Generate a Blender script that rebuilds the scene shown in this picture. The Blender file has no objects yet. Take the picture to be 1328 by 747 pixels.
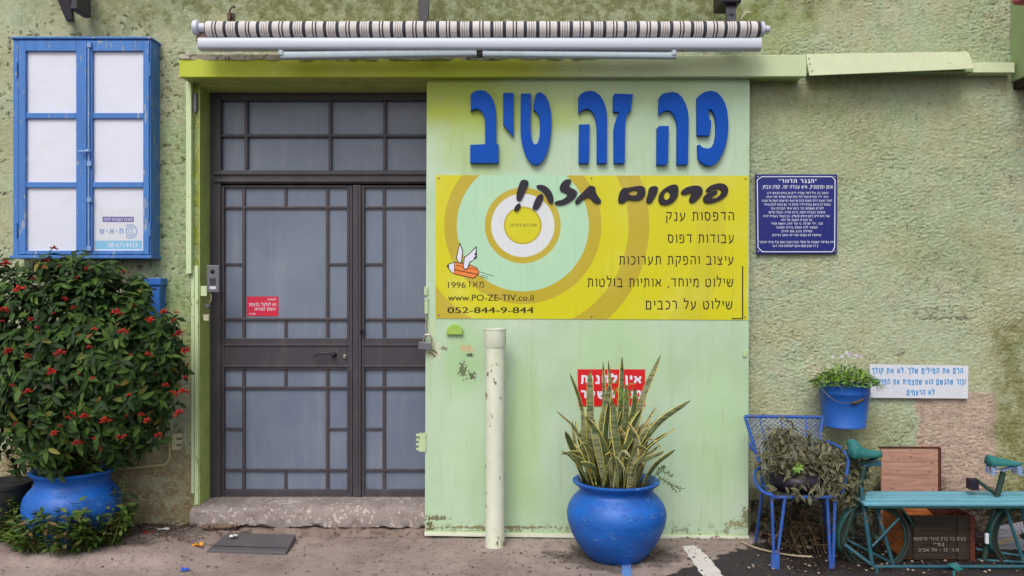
import bpy, bmesh, math, random
import numpy as np
from mathutils import Vector, Matrix, Euler

random.seed(7)
scn = bpy.context.scene
COL = scn.collection

# ------------------------------------------------------------------ camera
PXS, D, CZ = 1102.0, 5.8, 1.67        # focal length in pixels of a 1328 wide frame, distance to the wall, eye height
cam_d = bpy.data.cameras.new('camera'); cam = bpy.data.objects.new('camera', cam_d); COL.objects.link(cam)
cam.location = (0, -D, CZ); cam.rotation_euler = (math.radians(90), 0, 0)
cam_d.sensor_width = 36; cam_d.lens = PXS/1328*36; cam_d.clip_start = 0.05; cam_d.clip_end = 600
scn.camera = cam

# ------------------------------------------------------------------ world and sun (bright overcast)
SUN_EL, SUN_AZ = 50, -16               # degrees; azimuth from straight in front of the wall, negative = from the left
w = bpy.data.worlds.new('World'); scn.world = w; w.use_nodes = True
nt = w.node_tree; nt.nodes.clear()
sky = nt.nodes.new('ShaderNodeTexSky'); sky.sky_type = 'NISHITA'; sky.sun_disc = False
sky.sun_elevation = math.radians(SUN_EL); sky.sun_rotation = math.radians(180-SUN_AZ)
sky.dust_density = 4.0; sky.air_density = 1.0; sky.ozone_density = 1.0
hs = nt.nodes.new('ShaderNodeHueSaturation'); hs.inputs['Saturation'].default_value = 0.42
bg = nt.nodes.new('ShaderNodeBackground'); bg.inputs['Strength'].default_value = 0.13
wo = nt.nodes.new('ShaderNodeOutputWorld')
nt.links.new(sky.outputs[0], hs.inputs['Color']); nt.links.new(hs.outputs[0], bg.inputs['Color']); nt.links.new(bg.outputs[0], wo.inputs['Surface'])
sun_d = bpy.data.lights.new('sun', 'SUN'); sun_d.energy = 1.0; sun_d.angle = math.radians(25); sun_d.color = (1, .97, .92)
sun = bpy.data.objects.new('sun', sun_d); COL.objects.link(sun); sun.location = (0, -8, 12)
el, az = math.radians(SUN_EL), math.radians(SUN_AZ)
to_sun = Vector((math.sin(az)*math.cos(el), -math.cos(az)*math.cos(el), math.sin(el)))
sun.rotation_euler = to_sun.to_track_quat('Z', 'Y').to_euler()
scn.view_settings.view_transform = 'Standard'; scn.view_settings.look = 'None'
scn.view_settings.exposure = 0.36; scn.view_settings.gamma = 1.0; scn.view_settings.use_curve_mapping = False
scn.cycles.max_bounces = 6

# ------------------------------------------------------------------ places: the photograph's measures turned into metres
def at(px, py, out=0.0):
    d = D-out
    return Vector(((px-664)*d/PXS, -out, CZ-(py-373.5)*d/PXS))
def gnd(px, py, z=0.0):
    d = (CZ-z)*PXS/(py-373.5)
    return Vector(((px-664)*d/PXS, d-D, z))
def X(px, out=0.0): return at(px, 0, out).x
def Z(py, out=0.0): return at(0, py, out).z

# ------------------------------------------------------------------ numpy noise
def _hash(ix, iy, seed):
    h = (ix.astype(np.int64)*374761393 + iy.astype(np.int64)*668265263 + seed*1442695041) & 0xffffffff
    h = ((h ^ (h >> 13))*1274126177) & 0xffffffff
    h = (h ^ (h >> 16)) & 0xffffffff
    return h/4294967295.0
def perlin(x, y, seed=0):
    ix, iy = np.floor(x), np.floor(y); fx, fy = x-ix, y-iy
    ix = ix.astype(np.int64); iy = iy.astype(np.int64)
    u = fx*fx*fx*(fx*(fx*6-15)+10); v = fy*fy*fy*(fy*(fy*6-15)+10)
    def g(a, b, dx, dy):
        t = _hash(a, b, seed)*2*np.pi
        return np.cos(t)*dx+np.sin(t)*dy
    n00 = g(ix, iy, fx, fy); n10 = g(ix+1, iy, fx-1, fy); n01 = g(ix, iy+1, fx, fy-1); n11 = g(ix+1, iy+1, fx-1, fy-1)
    return ((n00*(1-u)+n10*u)*(1-v)+(n01*(1-u)+n11*u)*v)*1.5
def fbm(x, y, seed=0, oct=4, gain=.5):
    s = 0; a = 1; f = 1
    for k in range(oct):
        s = s+a*perlin(x*f, y*f, seed+k*17); a *= gain; f *= 2.03
    return s
def sst(e0, e1, x):
    t = np.clip((x-e0)/(e1-e0), 0, 1); return t*t*(3-2*t)

# ------------------------------------------------------------------ node materials
def lin(c):
    r = []
    for v in c[:3]:
        v = v/255.0
        r.append(v/12.92 if v <= .04045 else ((v+.055)/1.055)**2.4)
    return (*r, 1.0)
class NG:
    def __init__(s, name):
        s.m = bpy.data.materials.new(name); s.m.use_nodes = True; s.t = s.m.node_tree; s.t.nodes.clear()
        s.out = s.t.nodes.new('ShaderNodeOutputMaterial'); s.b = s.t.nodes.new('ShaderNodeBsdfPrincipled')
        s.t.links.new(s.b.outputs[0], s.out.inputs[0])
        s.tc = s.t.nodes.new('ShaderNodeTexCoord'); s.co = s.tc.outputs['Object']
    def set(s, inp, v):
        if isinstance(v, bpy.types.NodeSocket): s.t.links.new(v, inp)
        elif isinstance(v, (tuple, list)) and len(v) == 3 and inp.type == 'RGBA': inp.default_value = (*v, 1)
        else: inp.default_value = v
    def n(s, typ, **kw):
        x = s.t.nodes.new(typ)
        for k, v in kw.items(): setattr(x, k, v)
        return x
    def math(s, op, a, b=0.0, c=None, clamp=False):
        x = s.n('ShaderNodeMath', operation=op, use_clamp=clamp); s.set(x.inputs[0], a); s.set(x.inputs[1], b)
        if c is not None: s.set(x.inputs[2], c)
        return x.outputs[0]
    def mix(s, f, a, b, blend='MIX'):
        x = s.n('ShaderNodeMix', data_type='RGBA', blend_type=blend); s.set(x.inputs[0], f); s.set(x.inputs[6], a); s.set(x.inputs[7], b); return x.outputs[2]
    def noise(s, scale, detail=4, rough=.55, vec=None, dist=0.0):
        x = s.n('ShaderNodeTexNoise'); s.set(x.inputs['Vector'], vec if vec is not None else s.co)
        x.inputs['Scale'].default_value = scale; x.inputs['Detail'].default_value = detail; x.inputs['Roughness'].default_value = rough
        x.inputs['Distortion'].default_value = dist
        return x.outputs[0]
    def mapv(s, scale=(1, 1, 1), loc=(0, 0, 0), rot=(0, 0, 0), vec=None):
        x = s.n('ShaderNodeMapping'); s.set(x.inputs[0], vec if vec is not None else s.co)
        x.inputs['Location'].default_value = loc; x.inputs['Scale'].default_value = scale; x.inputs['Rotation'].default_value = rot
        return x.outputs[0]
    def sm(s, e0, e1, v):      # smoothstep
        x = s.n('ShaderNodeMapRange', interpolation_type='SMOOTHSTEP'); s.set(x.inputs[0], v)
        x.inputs[1].default_value = e0; x.inputs[2].default_value = e1; return x.outputs[0]
    def ramp(s, f, stops, interp='LINEAR'):
        x = s.n('ShaderNodeValToRGB'); x.color_ramp.interpolation = interp; s.set(x.inputs[0], f)
        e = x.color_ramp.elements
        while len(e) < len(stops): e.new(0.5)
        for k, (p, c) in enumerate(stops): e[k].position = p; e[k].color = c if len(c) == 4 else (*c, 1)
        return x.outputs[0]
    def sep(s, v=None):
        x = s.n('ShaderNodeSeparateXYZ'); s.set(x.inputs[0], v if v is not None else s.co); return x.outputs
    def attr(s, name):
        x = s.n('ShaderNodeAttribute', attribute_name=name); return x.outputs['Fac']
    def objrand(s): return s.n('ShaderNodeObjectInfo').outputs['Random']
    def blob(s, cx, cz, rx, rz, soft=.5, nscale=6.0, namt=.5):   # a ragged patch, 1 inside
        o = s.sep(); a = s.math('DIVIDE', s.math('SUBTRACT', o[0], cx), rx); b = s.math('DIVIDE', s.math('SUBTRACT', o[2], cz), rz)
        d = s.math('SQRT', s.math('ADD', s.math('MULTIPLY', a, a), s.math('MULTIPLY', b, b)))
        d = s.math('ADD', d, s.math('MULTIPLY', s.math('SUBTRACT', s.noise(nscale, 5, .6), .5), namt*2))
        return s.sm(1+soft/2, 1-soft/2, d)
    def bump(s, h, strength=.3, dist=.004, normal=None):
        x = s.n('ShaderNodeBump'); x.inputs['Strength'].default_value = strength; x.inputs['Distance'].default_value = dist
        s.set(x.inputs['Height'], h)
        if normal is not None: s.set(x.inputs['Normal'], normal)
        s.t.links.new(x.outputs[0], s.b.inputs['Normal']); return x.outputs[0]
    def done(s, color=None, rough=None, metal=None, spec=None):
        if color is not None: s.set(s.b.inputs['Base Color'], color)
        if rough is not None: s.set(s.b.inputs['Roughness'], rough)
        if metal is not None: s.set(s.b.inputs['Metallic'], metal)
        if spec is not None: s.set(s.b.inputs['Specular IOR Level'], spec)
        return s.m

def paint(name, rgb, rough=.5, var=.16, nscale=5, chips=0.0, chip_rgb=(95, 70, 50), chip_scale=38, bump=.15, bscale=90, dirt=0.0, dirt_rgb=(70, 60, 50), stretch=(1, 1, 1), metal=0.0, spec=.4, fine=.1):
    g = NG(name); c = lin(rgb)
    v = g.mapv(stretch)
    n1 = g.noise(nscale, 6, .6, v); n2 = g.noise(nscale*9, 4, .6, v)
    f = g.math('ADD', g.math('MULTIPLY', g.math('SUBTRACT', n1, .5), var*3), g.math('MULTIPLY', g.math('SUBTRACT', n2, .5), fine*2))
    f = g.math('ADD', f, 1.0)
    x = g.n('ShaderNodeVectorMath', operation='SCALE'); x.inputs[0].default_value = c[:3]; g.set(x.inputs['Scale'], f)
    col = x.outputs[0]
    if dirt:
        dn = g.sm(.5-dirt*.1, .75, g.noise(nscale*1.7+1.3, 8, .68, v)); col = g.mix(g.math('MULTIPLY', dn, min(1, dirt)), col, lin(dirt_rgb))
    h = g.noise(bscale, 4, .6, v); r = g.math('ADD', rough-.08, g.math('MULTIPLY', n2, .16))
    if chips:
        cm = g.sm(.72-chips*.12, .75-chips*.12, g.math('ADD', g.math('MULTIPLY', g.noise(chip_scale, 5, .65, v), .75), g.math('MULTIPLY', n1, .3)))
        col = g.mix(cm, col, lin(chip_rgb)); h = g.math('SUBTRACT', h, g.math('MULTIPLY', cm, 1.5)); r = g.math('ADD', r, g.math('MULTIPLY', cm, .3))
    g.bump(h, bump, .003)
    return g.done(col, r, metal, spec)

# ------------------------------------------------------------------ mesh builder
OFF = {}
def tag(o, label=None, cat=None, group=None, kind=None):
    if label: o['label'] = label
    if cat: o['category'] = cat
    if group: o['group'] = group
    if kind: o['kind'] = kind
    return o
def thing(name, label, cat, loc=(0, 0, 0), group=None):
    o = bpy.data.objects.new(name, None); o.empty_display_size = .1; COL.objects.link(o); o.location = loc
    OFF[o.name] = Vector(loc); return tag(o, label, cat, group)
def link(name, me, mat, parent=None, smooth=None, bevel=0.0, bseg=2):
    if mat is not None:
        me.materials.clear(); me.materials.append(mat)
    if smooth is not None:
        me.shade_smooth(); me.set_sharp_from_angle(angle=math.radians(smooth))
    o = bpy.data.objects.new(name, me); COL.objects.link(o)
    if parent is not None: o.parent = parent; OFF[o.name] = OFF[parent.name].copy()
    else: OFF[o.name] = Vector((0, 0, 0))
    if bevel:
        b = o.modifiers.new('bevel', 'BEVEL'); b.width = bevel; b.segments = bseg; b.limit_method = 'ANGLE'; b.angle_limit = math.radians(40)
    return o
class MB:
    def __init__(s): s.v = []; s.f = []; s.at = {}
    def box(s, x0, x1, y0, y1, z0, z1):
        if x0 > x1: x0, x1 = x1, x0
        if y0 > y1: y0, y1 = y1, y0
        if z0 > z1: z0, z1 = z1, z0
        k = len(s.v); s.v += [Vector(p) for p in ((x0, y0, z0), (x1, y0, z0), (x1, y1, z0), (x0, y1, z0), (x0, y0, z1), (x1, y0, z1), (x1, y1, z1), (x0, y1, z1))]
        s.f += [tuple(k+i for i in q) for q in ((0, 3, 2, 1), (4, 5, 6, 7), (0, 1, 5, 4), (1, 2, 6, 5), (2, 3, 7, 6), (3, 0, 4, 7))]
        return s
    def pbox(s, px0, py0, px1, py1, back, front):    # a box whose front face spans these picture coordinates
        a, b = at(px0, py0, front), at(px1, py1, front)
        return s.box(a.x, b.x, -front, -back, a.z, b.z)
    def hexa(s, pts):          # eight corners, bottom four then top four
        k = len(s.v); s.v += [Vector(p) for p in pts]
        s.f += [tuple(k+i for i in q) for q in ((0, 3, 2, 1), (4, 5, 6, 7), (0, 1, 5, 4), (1, 2, 6, 5), (2, 3, 7, 6), (3, 0, 4, 7))]
        return s
    def bar(s, a, b, wd, th, up=(0, 0, 1)):          # rectangular bar from a to b
        a, b = Vector(a), Vector(b); d = (b-a).normalized(); u = Vector(up)
        if abs(d.dot(u)) > .95: u = Vector((0, -1, 0))
        sd = d.cross(u).normalized(); u = sd.cross(d).normalized()
        p = []
        for q in (a, b):
            for i, j in ((-1, -1), (1, -1), (1, 1), (-1, 1)): p.append(q+sd*(i*wd/2)+u*(j*th/2))
        k = len(s.v); s.v += p
        s.f += [tuple(k+i for i in q) for q in ((0, 3, 2, 1), (4, 5, 6, 7), (0, 1, 5, 4), (1, 2, 6, 5), (2, 3, 7, 6), (3, 0, 4, 7))]
        return s
    def tube(s, pts, r, n=10, caps=True, closed=False, flat=1.0):
        pts = [Vector(p) for p in pts]; m = len(pts)
        rs = r if isinstance(r, (list, tuple)) else [r]*m
        nrm = None; k0 = len(s.v)
        for i, p in enumerate(pts):
            if closed: d = (pts[(i+1) % m]-pts[i-1]).normalized()
            else: d = (pts[min(i+1, m-1)]-pts[max(i-1, 0)]).normalized()
            if nrm is None:
                nrm = d.orthogonal().normalized()
            nrm = (nrm-d*nrm.dot(d)).normalized(); bi = d.cross(nrm)
            for j in range(n):
                t = 2*math.pi*j/n; s.v.append(p+(nrm*math.cos(t)+bi*math.sin(t)*flat)*rs[i])
        for i in range(m if closed else m-1):
            a, b = k0+i*n, k0+((i+1) % m)*n
            for j in range(n): s.f.append((a+j, a+(j+1) % n, b+(j+1) % n, b+j))
        if caps and not closed:
            s.f.append(tuple(k0+j for j in reversed(range(n)))); s.f.append(tuple(k0+(m-1)*n+j for j in range(n)))
        return s
    def lathe(s, prof, c=(0, 0, 0), n=48, wob=0.0, axis='z'):
        c = Vector(c); k0 = len(s.v)
        for i, (r, z) in enumerate(prof):
            for j in range(n):
                t = 2*math.pi*j/n; rr = r*(1+wob*math.sin(3*t+z*9)+wob*.6*math.sin(5*t-z*14))
                if axis == 'z': s.v.append(c+Vector((rr*math.cos(t), rr*math.sin(t), z)))
                elif axis == 'x': s.v.append(c+Vector((z, rr*math.cos(t), rr*math.sin(t))))
                else: s.v.append(c+Vector((rr*math.cos(t), -z, rr*math.sin(t))))
        for i in range(len(prof)-1):
            a, b = k0+i*n, k0+(i+1)*n
            for j in range(n): s.f.append((a+j, a+(j+1) % n, b+(j+1) % n, b+j))
        s.f.append(tuple(k0+j for j in reversed(range(n)))); s.f.append(tuple(k0+(len(prof)-1)*n+j for j in range(n)))
        return s
    def prism(s, poly, y0, y1):           # poly of (x,z); y0 = back, y1 = front
        k = len(s.v); m = len(poly)
        s.v += [Vector((x, y1, z)) for x, z in poly]+[Vector((x, y0, z)) for x, z in poly]
        s.f.append(tuple(range(k, k+m))); s.f.append(tuple(reversed(range(k+m, k+2*m))))
        for j in range(m): s.f.append((k+j, k+m+j, k+m+(j+1) % m, k+(j+1) % m))
        return s
    def add(s, V, F):
        k = len(s.v); s.v += [Vector(p) for p in V]; s.f += [tuple(i+k for i in q) for q in F]; return s
    def rot(s, ang, c, axis='Y'):
        R = Matrix.Rotation(ang, 3, axis); c = Vector(c); s.v = [R @ (p-c)+c for p in s.v]; return s
    def mesh(s, name, off=Vector((0, 0, 0))):
        me = bpy.data.meshes.new(name); me.from_pydata([tuple(p-off) for p in s.v], [], s.f)
        bm = bmesh.new(); bm.from_mesh(me); bmesh.ops.recalc_face_normals(bm, faces=bm.faces); bm.to_mesh(me); bm.free()
        return me
    def build(s, name, mat, parent=None, smooth=None, bevel=0.0, bseg=2):
        off = OFF[parent.name] if parent is not None else Vector((0, 0, 0))
        return link(name, s.mesh(name, off), mat, parent, smooth, bevel, bseg)
def curve_fill(polys, thick, bevel=0.0):              # closed outlines (x,z), holes allowed -> mesh centred on y=0
    cu = bpy.data.curves.new('t', 'CURVE'); cu.dimensions = '2D'; cu.fill_mode = 'BOTH'; cu.extrude = max(0, thick/2-bevel); cu.bevel_depth = bevel; cu.bevel_resolution = 2; cu.offset = -bevel
    for P in polys:
        sp = cu.splines.new('POLY'); sp.points.add(len(P)-1)
        for k, (x, z) in enumerate(P): sp.points[k].co = (x, z, 0, 1)
        sp.use_cyclic_u = True
    return curve_to_mesh(cu)
def curve_to_mesh(cu):
    o = bpy.data.objects.new('t', cu); COL.objects.link(o)
    dg = bpy.context.evaluated_depsgraph_get(); dg.update()
    me = bpy.data.meshes.new_from_object(o.evaluated_get(dg)); bpy.data.objects.remove(o); bpy.data.curves.remove(cu)
    return me
def me_np(me):
    a = np.empty(len(me.vertices)*3); me.vertices.foreach_get('co', a); return a.reshape(-1, 3)
def me_set(me, a): me.vertices.foreach_set('co', np.ascontiguousarray(a, dtype=np.float64).ravel()); me.update()
GL = {
'א': (.80, [[(.04,1),(.76,0)], [(.70,1),(.69,.74),(.50,.42)], [(.08,0),(.10,.30),(.31,.62)]]),
'ב': (.74, [[(.04,1),(.38,1),(.54,.93),(.58,.78),(.58,0)], [(0,0),(.74,0)]]),
'ג': (.50, [[(.08,1),(.30,1),(.38,.86),(.38,.38),(.47,0)], [(.37,.36),(.20,.10),(.02,0)]]),
'ד': (.70, [[(0,1),(.70,1)], [(.54,1),(.54,0)]]),
'ה': (.74, [[(.02,1),(.46,1),(.62,.92),(.66,.78),(.66,0)], [(.10,.62),(.10,0)]]),
'ו': (.24, [[(.0,1),(.12,.98),(.17,.86),(.17,0)]]),
'ז': (.38, [[(0,1),(.36,1)], [(.22,1),(.16,.74),(.16,0)]]),
'ח': (.76, [[(.0,1),(.46,1),(.62,.92),(.66,.78),(.66,0)], [(.11,1),(.11,0)]]),
'ט': (.78, [[(.10,1),(.08,.40),(.12,.15),(.26,.02),(.44,0),(.62,.10),(.70,.34),(.71,.66),(.64,.90),(.50,1),(.36,.93)]]),
'י': (.22, [[(0,1),(.12,.98),(.16,.86),(.15,.46)]]),
'כ': (.62, [[(.03,1),(.26,1),(.46,.92),(.56,.70),(.58,.5),(.56,.30),(.46,.08),(.26,0),(.03,0)]]),
'ך': (.60, [[(0,1),(.32,1),(.48,.92),(.52,.76),(.52,-.35)]]),
'ל': (.60, [[(.06,1.42),(.06,1),(.55,1),(.52,.66),(.38,.34),(.20,0)]]),
'מ': (.78, [[(.06,1),(.18,.72),(.12,.34),(.06,0)], [(.20,.74),(.30,.93),(.46,1),(.61,.92),(.68,.70),(.68,0),(.38,0)]]),
'ם': (.72, [[(0,1),(.50,1),(.62,.90),(.63,.1),(.62,0),(.09,0),(.09,.98)]]),
'נ': (.46, [[(.08,1),(.28,1),(.37,.86),(.37,0),(.0,0)]]),
'ן': (.24, [[(.0,1),(.12,.98),(.17,.86),(.17,-.35)]]),
'ס': (.76, [[(0,1),(.42,1),(.60,.90),(.69,.66),(.68,.34),(.58,.10),(.38,0),(.20,.10),(.10,.34),(.09,.66),(.15,.96)]]),
'ע': (.72, [[(.62,1),(.61,.55),(.48,.22),(.26,.02),(.02,-.12)], [(.08,1),(.26,.10)]]),
'פ': (.70, [[(.30,.50),(.11,.50),(.10,1),(.38,1),(.54,.92),(.61,.70),(.61,.30),(.54,.08),(.38,0),(.05,0)]]),
'ף': (.68, [[(.30,.50),(.11,.50),(.10,1),(.38,1),(.54,.92),(.59,.74),(.59,-.35)]]),
'צ': (.70, [[(.08,1),(.13,.80),(.58,0),(.02,0)], [(.60,1),(.58,.72),(.39,.44)]]),
'ץ': (.62, [[(.06,1),(.10,.80),(.31,.38),(.31,-.35)], [(.56,1),(.54,.70),(.35,.36)]]),
'ק': (.72, [[(.03,1),(.65,1),(.62,.58),(.40,.10)], [(.10,.62),(.10,-.35)]]),
'ר': (.62, [[(0,1),(.34,1),(.50,.92),(.54,.78),(.54,0)]]),
'ש': (.90, [[(.06,1),(.08,.50),(.18,.14),(.38,0),(.58,.06),(.74,.34),(.82,1)], [(.44,1),(.42,.66),(.30,.44),(.10,.38)]]),
'ת': (.78, [[(.04,1),(.48,1),(.64,.92),(.68,.78),(.68,0)], [(.18,1),(.18,.16),(.12,0),(.0,0)]]),
'.': (.20, [[(.04,0),(.14,0)]]), ',': (.20, [[(.12,.08),(.04,-.16)]]), '-': (.40, [[(.05,.5),(.35,.5)]]), ':': (.2, [[(.04,.06),(.14,.06)], [(.04,.7),(.14,.7)]]),
'!': (.2, [[(.1,1.2),(.1,.34)], [(.06,0),(.14,0)]]), '"': (.3, [[(.05,1.1),(.05,.75)], [(.22,1.1),(.22,.75)]]), "'": (.14, [[(.05,1.1),(.05,.75)]]),
'(': (.26, [[(.2,1.2),(.06,.8),(.06,.2),(.2,-.2)]]), ')': (.26, [[(.04,1.2),(.18,.8),(.18,.2),(.04,-.2)]]), ' ': (.34, []),
'1': (.34, [[(.03,.95),(.22,1.15),(.22,0)]]), '2': (.6, [[(.05,.9),(.12,1.1),(.3,1.18),(.48,1.06),(.5,.8),(.05,0),(.54,0)]]), '3': (.6, [[(.05,1.15),(.5,1.15),(.26,.7),(.46,.56),(.5,.3),(.4,.06),(.2,0),(.05,.1)]]), '4': (.6, [[(.42,0),(.42,1.15),(.05,.34),(.56,.34)]]), '6': (.6, [[(.42,1.15),(.16,.7),(.06,.36),(.14,.08),(.3,0),(.46,.1),(.5,.36),(.4,.6),(.16,.62)]]), '/': (.4, [[(.02,-.1),(.36,1.2)]]),
}
def stroke_quads(P, hw):
    P = [Vector((x, y)) for x, y in P]; n = len(P); L = []; R = []
    for i in range(n):
        a = (P[i]-P[i-1]).normalized() if i else None; b = (P[i+1]-P[i]).normalized() if i < n-1 else None
        if a is None: d = b; m = 1.0
        elif b is None: d = a; m = 1.0
        else: d = (a+b).normalized(); m = 1/max(.55, d.dot(a))
        nn = Vector((-d.y, d.x))*hw*m; L.append(P[i]+nn); R.append(P[i]-nn)
    return L, R
def heb_mesh(s, wt):
    V = []; F = []; x = 0; lay = 0
    for ch in reversed(s):
        w_, st = GL.get({'(': ')', ')': '('}.get(ch, ch), (.3, []))
        for k, P in enumerate(st):
            Q = [(x+wt/2+px_*(1-wt*.5), wt/2+py_*(1-wt)) for px_, py_ in P]
            # square ends: lengthen a little
            L, R = stroke_quads(Q, wt/2); b = len(V); n = len(L)
            for i in range(n): V.append((L[i].x, L[i].y, k)); V.append((R[i].x, R[i].y, k))
            for i in range(n-1): a = b+2*i; F.append((a, a+1, a+3, a+2))
        x += w_+.17+wt*.35
    return np.array(V), F
def text(name, s, px0, px1, pbase, hpx, out, mat, parent, bold=0.0, thick=0.0006, rtl=True, slant=0.0):
    k = (D-out)/PXS; p = at(px0, pbase, out); q = at(px1, pbase, out); off = OFF[parent.name]
    if rtl:
        a, F = heb_mesh(s, .125+bold*3.2); w0, w1 = a[:, 0].min(), a[:, 0].max(); sx = (q.x-p.x)/(w1-w0); sz = hpx*k
        V = np.stack([p.x+(a[:, 0]-w0)*sx-off.x, -out-thick-a[:, 2]*.00015-off.y, p.z+a[:, 1]*sz-off.z], 1)
        me = bpy.data.meshes.new(name); me.from_pydata(V.tolist(), [], F)
        return link(name, me, mat, parent)
    cu = bpy.data.curves.new('t', 'FONT'); cu.body = s; cu.size = 1; cu.resolution_u = 4
    me = curve_to_mesh(cu); a = me_np(me); w0, w1 = a[:, 0].min(), a[:, 0].max(); sx = (q.x-p.x)/(w1-w0); sz = hpx*k/.72
    V = []; F = []; pol = [tuple(f.vertices) for f in me.polygons]; n = len(a)
    for j, sh_ in enumerate((0,) if not bold else (-bold*.5, bold*.5, 0)):
        V += [(p.x+(x-w0+sh_)*sx-off.x, -out-thick-j*.0001-off.y, p.z+y*sz-off.z) for x, y, _ in a]; F += [tuple(i+j*n for i in f) for f in pol]
    m2 = bpy.data.meshes.new(name); m2.from_pydata(V, [], F); bpy.data.meshes.remove(me)
    return link(name, m2, mat, parent)
def letters_from(parent, name, polys, out_back, thick, mat, bevel=.002):
    off = OFF[parent.name]; me = curve_fill([[(at(x, y, out_back+thick).x, at(x, y, out_back+thick).z) for x, y in P] for P in polys], thick, bevel)
    a = me_np(me); b = np.stack([a[:, 0]-off.x, -(out_back+thick/2)-a[:, 2]-off.y, a[:, 1]-off.z], 1); me_set(me, b)
    return link(name, me, mat, parent, smooth=35)
def chaikin(P, n=2):
    for _ in range(n):
        Q = []
        for i in range(len(P)):
            a, b = P[i], P[(i+1) % len(P)]
            Q += [(a[0]*.75+b[0]*.25, a[1]*.75+b[1]*.25), (a[0]*.25+b[0]*.75, a[1]*.25+b[1]*.75)]
        P = Q
    return P
def zo(P, ox, oy, s): return [(ox+x/s, oy+y/s) for x, y in P]
def bez(pts, n=6):           # smooth path through points (Catmull-Rom)
    P = [Vector(p) for p in pts]; P = [P[0]*2-P[1]]+P+[P[-1]*2-P[-2]]; R = []
    for i in range(1, len(P)-2):
        for k in range(n):
            t = k/n; R.append(.5*((2*P[i])+(-P[i-1]+P[i+1])*t+(2*P[i-1]-5*P[i]+4*P[i+1]-P[i+2])*t*t+(-P[i-1]+3*P[i]-3*P[i+1]+P[i+2])*t**3))
    R.append(P[-2]); return R

# ================================================================== materials
M = {}
def wall_material():
    g = NG('stucco_paint')
    sage = g.ramp(g.noise(1.6, 6, .6), [(.30, lin((186, 190, 148))), (.44, lin((204, 206, 170))), (.56, lin((198, 212, 180))), (.66, lin((216, 210, 182))), (.78, lin((222, 202, 180)))])
    fine = g.noise(22, 6, .7)
    col = g.mix(g.sm(.35, .75, fine), sage, g.mix(.5, sage, lin((168, 170, 124))))
    col = g.mix(g.math('MULTIPLY', g.sm(.56, .68, g.noise(7.0, 6, .65)), .30), col, lin((190, 165, 130)))
    for nm, c in (('olive', (136, 142, 92)), ('lime', (160, 176, 66)), ('mint', (182, 206, 150)), ('bare', (220, 192, 174)), ('tan', (178, 160, 124)), ('moss', (134, 132, 66)), ('grime', (44, 36, 29))):  # last entry: wall-foot dirt together with contact shade painted into the colour
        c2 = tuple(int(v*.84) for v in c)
        b0 = {'grime': .8, 'bare': .85}.get(nm, .4); brk = g.math('ADD', b0, g.math('MULTIPLY', g.sm(.38, .58, g.noise(11, 7, .72, g.mapv((1, 1, 1), (len(nm), 2, c[0]*.1)))), 1-b0))  # 'grime' mask: real wall dirt plus painted contact shade
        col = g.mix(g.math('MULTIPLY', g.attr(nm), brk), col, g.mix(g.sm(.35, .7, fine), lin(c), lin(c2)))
    spk = g.sm(.585, .66, g.noise(100, 4, .75, g.mapv((.8, 1, 1.3), (0, 0, 0), (0, .4, 0)))); col = g.mix(g.math('MULTIPLY', spk, .46), col, lin((92, 88, 60)))
    spk2 = g.sm(.60, .72, g.noise(58, 3, .7, g.mapv((1, 1, 1), (3, 5, 7)))); col = g.mix(g.math('MULTIPLY', spk2, .5), col, lin((226, 224, 200)))
    dr = g.noise(2.4, 6, .65, g.mapv((7, 1, .35))); col = g.mix(g.math('MULTIPLY', g.sm(.58, .75, dr), .14), col, lin((112, 108, 76)))
    pits = g.math('MULTIPLY', g.math('MULTIPLY', g.attr('pit'), g.sm(.35, .6, g.noise(48, 4, .7))), .9)
    col = g.mix(pits, col, lin((84, 76, 50)))
    h = g.math('ADD', g.noise(95, 6, .75), g.math('MULTIPLY', g.noise(210, 3, .6), .5))
    g.bump(h, 1.0, .014)
    return g.done(col, .93, 0, .15)
M['wall'] = wall_material()
def ground_material():
    g = NG('worn_concrete')
    c = g.ramp(g.noise(1.7, 8, .62), [(.30, lin((134, 119, 113))), (.5, lin((162, 145, 138))), (.7, lin((180, 164, 156)))])
    c = g.mix(g.math('MULTIPLY', g.sm(.52, .72, g.noise(9, 8, .7)), .55), c, lin((112, 98, 92)))
    c = g.mix(g.math('MULTIPLY', g.sm(.60, .70, g.noise(60, 4, .6)), .5), c, lin((185, 170, 160)))
    c = g.mix(g.math('MULTIPLY', g.sm(.60, .64, g.noise(34, 6, .75)), .75), c, lin((62, 54, 52)))
    vc = g.n('ShaderNodeTexVoronoi', feature='DISTANCE_TO_EDGE'); g.set(vc.inputs['Vector'], g.mapv((1, 1, 1), vec=None)); vc.inputs['Scale'].default_value = 1.1
    dn = g.n('ShaderNodeVectorMath', operation='ADD'); nz = g.n('ShaderNodeTexNoise'); g.set(nz.inputs['Vector'], g.co); nz.inputs['Scale'].default_value = 5; nz.inputs['Detail'].default_value = 6; g.set(dn.inputs[0], g.co); g.set(dn.inputs[1], nz.outputs['Color']); g.set(vc.inputs['Vector'], dn.outputs[0])
    c = g.mix(g.math('MULTIPLY', g.sm(.010, .002, vc.outputs['Distance']), .4), c, lin((58, 50, 48)))
    asp = g.ramp(g.noise(120, 4, .7), [(.3, lin((44, 40, 42))), (.6, lin((66, 62, 64))), (.75, lin((104, 98, 98)))])
    c = g.mix(g.attr('asphalt'), c, asp)
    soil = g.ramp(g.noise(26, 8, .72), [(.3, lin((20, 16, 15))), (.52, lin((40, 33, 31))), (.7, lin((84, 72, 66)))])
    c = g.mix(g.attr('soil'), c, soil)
    h = g.math('ADD', g.noise(45, 8, .75), g.math('MULTIPLY', g.noise(240, 3, .6), .6))
    g.bump(h, 1.0, .009)
    return g.done(c, .88, 0, .25)
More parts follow.
